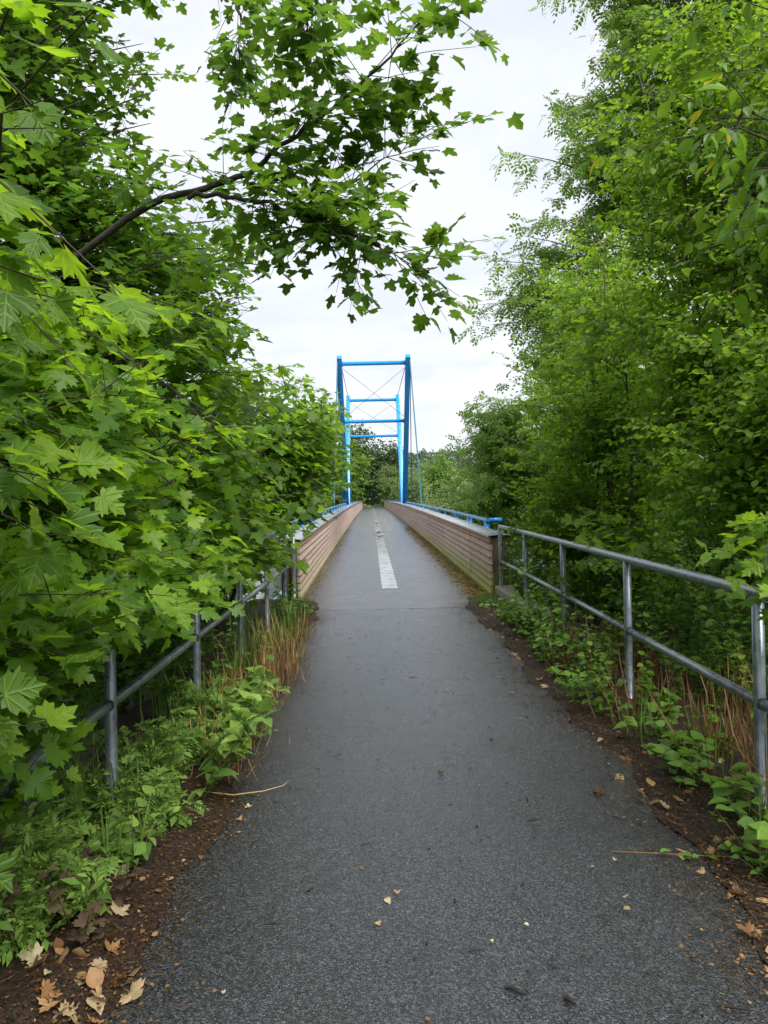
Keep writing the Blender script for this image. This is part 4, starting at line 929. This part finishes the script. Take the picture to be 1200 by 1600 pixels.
for i in range(46):
    y = random.uniform(2.05, 2.75); x = -.80 - abs(random.gauss(0, .22)) - (.12 if y > 2.45 else 0)
    fallen('large tan dead maple leaf in the heap below the feathery herbs', 'large dead leaves below the herbs', x, y, random.uniform(.035, .075), random.choice(['deadleaf', 'deadleaf', 'deadleafpale']), tilt=.45)
for i in range(70):
    y = 2.3 + 7.5 * random.random() ** 1.3; x = float(edgeL(y)) - random.uniform(-.1, .3)
    fallen('small dead leaf by the ' + post_of(x, y), 'dead leaves on the maple side litter', x, y, random.uniform(.02, .045), random.choice(['deadleaf', 'deadleaf', 'deadleafpale']))
for i in range(130):
    y = 2.2 + 7.3 * random.random() ** 1.4; x = float(edgeR(y)) + random.uniform(-.08, .5)
    fallen('dead leaf by the ' + post_of(x, y), 'dead leaves on the hawthorn side litter', x, y, random.uniform(.022, .06), random.choice(['deadleaf', 'deadleaf', 'deadleaf', 'deadleafpale']), tilt=.35)
for i in range(30):
    y = random.uniform(2.0, 7); x = random.uniform(-.5, 1.3)
    if x < .5 and random.random() < .5: continue
    fallen('small dead leaf lying on the wet asphalt path', 'small dead leaves on the path', x, y, random.uniform(.012, .026), random.choice(['deadleaf', 'deadleafpale']))
def wp(px, py):
    d = 1150 * EYE / (py - 778); return (px - 579) / 1150 * d, d
x, y = wp(598, 1408); fallen('pale bleached leaf lying alone in the middle of the path', None, x - .02, y, .030, 'deadleafpale')
# curled leaf with dark soil clod
x, y = wp(912, 1246)
fallen('large curled tan leaf lying on the path toward the hawthorns', None, x, y, .055, 'deadleafpale', 1.0, .5)
def clod(name, label, cat, x, y, r_, seed, material='litter'):
    rr = np.random.default_rng(seed); th = np.linspace(0, 2 * np.pi, 10, endpoint=False); V = []; F = []
    for i, (f, z) in enumerate(((1, 0), (.95, .35), (.6, .7))):
        V += [((1 + .25 * rr.normal()) * f * r_ * math.cos(t), (1 + .25 * rr.normal()) * f * r_ * .7 * math.sin(t), z * r_ * (1 + .2 * rr.normal()) + .001) for t in th]
    for i in range(2):
        F += [[i * 10 + j, i * 10 + (j + 1) % 10, (i + 1) * 10 + (j + 1) % 10, (i + 1) * 10 + j] for j in range(10)]
    V.append((0, 0, r_ * .75)); F += [[20 + j, 20 + (j + 1) % 10, 30] for j in range(10)]
    me = bpy.data.meshes.new(name); me.from_pydata(V, [], F); return tag(obj(name, me, M[material], None, (x, y, gz(x, y))), label, cat)
clod('soil_clod', 'small dark clod of soil touching the curled tan leaf', 'clod', x + .045, y, .028, 1)
x, y = wp(680, 1209); clod('pebble', 'small black lump lying alone on the path', 'pebble', x, y, .016, 2)
x, y = wp(760, 1160); clod('pebble', 'tiny dark lump on the path near the dead stems', 'pebble', x, y, .013, 3)
# twigs on the path
def twig(label, px, py, L, ang, r_=.004, group=None):
    x, y = wp(px, py); rr = random.random
    P = [(-L / 2, 0, r_), (-L / 6, L * .06 * (rr() - .5), r_ * 1.5), (L / 6, L * .1 * (rr() - .5), r_ * 1.2), (L / 2, L * .12 * (rr() - .5), r_)]
    mb = MB(); add_tube(mb, P, [r_, r_ * .9, r_ * .8, r_ * .4], 6)
    j = np.array(P[2]); add_tube(mb, [j, j + [L * .06, L * .08, r_ * .6]], [r_ * .7, r_ * .3], 6)
    o = mb.build('twig', M['twig'], smooth=True); o.location = (x, y, gz(x, y) + .001); o.rotation_euler[2] = ang; return tag(o, label, 'twig', group)
twig('short thick black twig near the bleached leaf on the path', 790, 1556, .075, -.6, .007)
twig('stubby dark bark piece beside the short thick black twig', 874, 1575, .04, -.9, .009)
twig('thin dark twig lying on the asphalt near the curled leaf', 824, 1288, .07, .25, .004)
twig('forked dark twig at the path edge below the cherry', 1130, 1590, .09, -.3, .006)
for px, py, L, a in [(410, 1442, .07, .1), (850, 1518, .05, -.8), (955, 1288, .07, -.9), (1050, 1415, .06, .2), (470, 1390, .05, .9), (1010, 1340, .08, -.5), (560, 1320, .05, .4), (730, 1490, .06, .1), (385, 1315, .06, 1.2), (930, 1440, .06, .0), (640, 1060, .08, .3), (520, 1180, .07, .8), (900, 1150, .07, -.3), (1085, 1520, .05, .7)]:
    twig('thin wet twig lying on the asphalt path', px, py, L, a, .0028, 'thin twigs on the path')
# fallen leafy sprig at the path edge
x, y = wp(1060, 1352)
root = empty('leafy_sprig', (x, y, .004), 'fallen leafy sprig lying from the verge onto the asphalt', 'sprig')
mb = MB(); add_tube(mb, [(-.30, .06, .006), (-.12, .02, .012), (.1, -.01, .01), (.34, -.05, .015)], [.002, .003, .0035, .004], 6); mb.build('stem', M['deadstem'], root)
for i in range(16):
    t = random.uniform(-.25, .33); o = bpy.data.objects.new('leaf', random.choice(tmeshes('br', HAWH, M['bramble']))); C.objects.link(o); o.parent = root
    o.location = (t, .01 - .12 * t + random.gauss(0, .015), .014); o.scale = (random.uniform(.03, .06),) * 3; o.rotation_euler = (random.gauss(0, .3), random.gauss(0, .3), random.uniform(0, 6.28))
x, y = wp(370, 1245)
root = empty('bent_straw', (x, y, .01), 'broken straw coloured stalk lying out over the asphalt', 'stalk')
mb = MB(); add_tube(mb, [(-.25, .05, .02), (-.05, 0, .015), (.1, .03, .02), (.2, .10, .02), (.22, .2, .012)], [.005, .004, .003, .0025, .002], 6); mb.build('stalk', M['straw'], root)
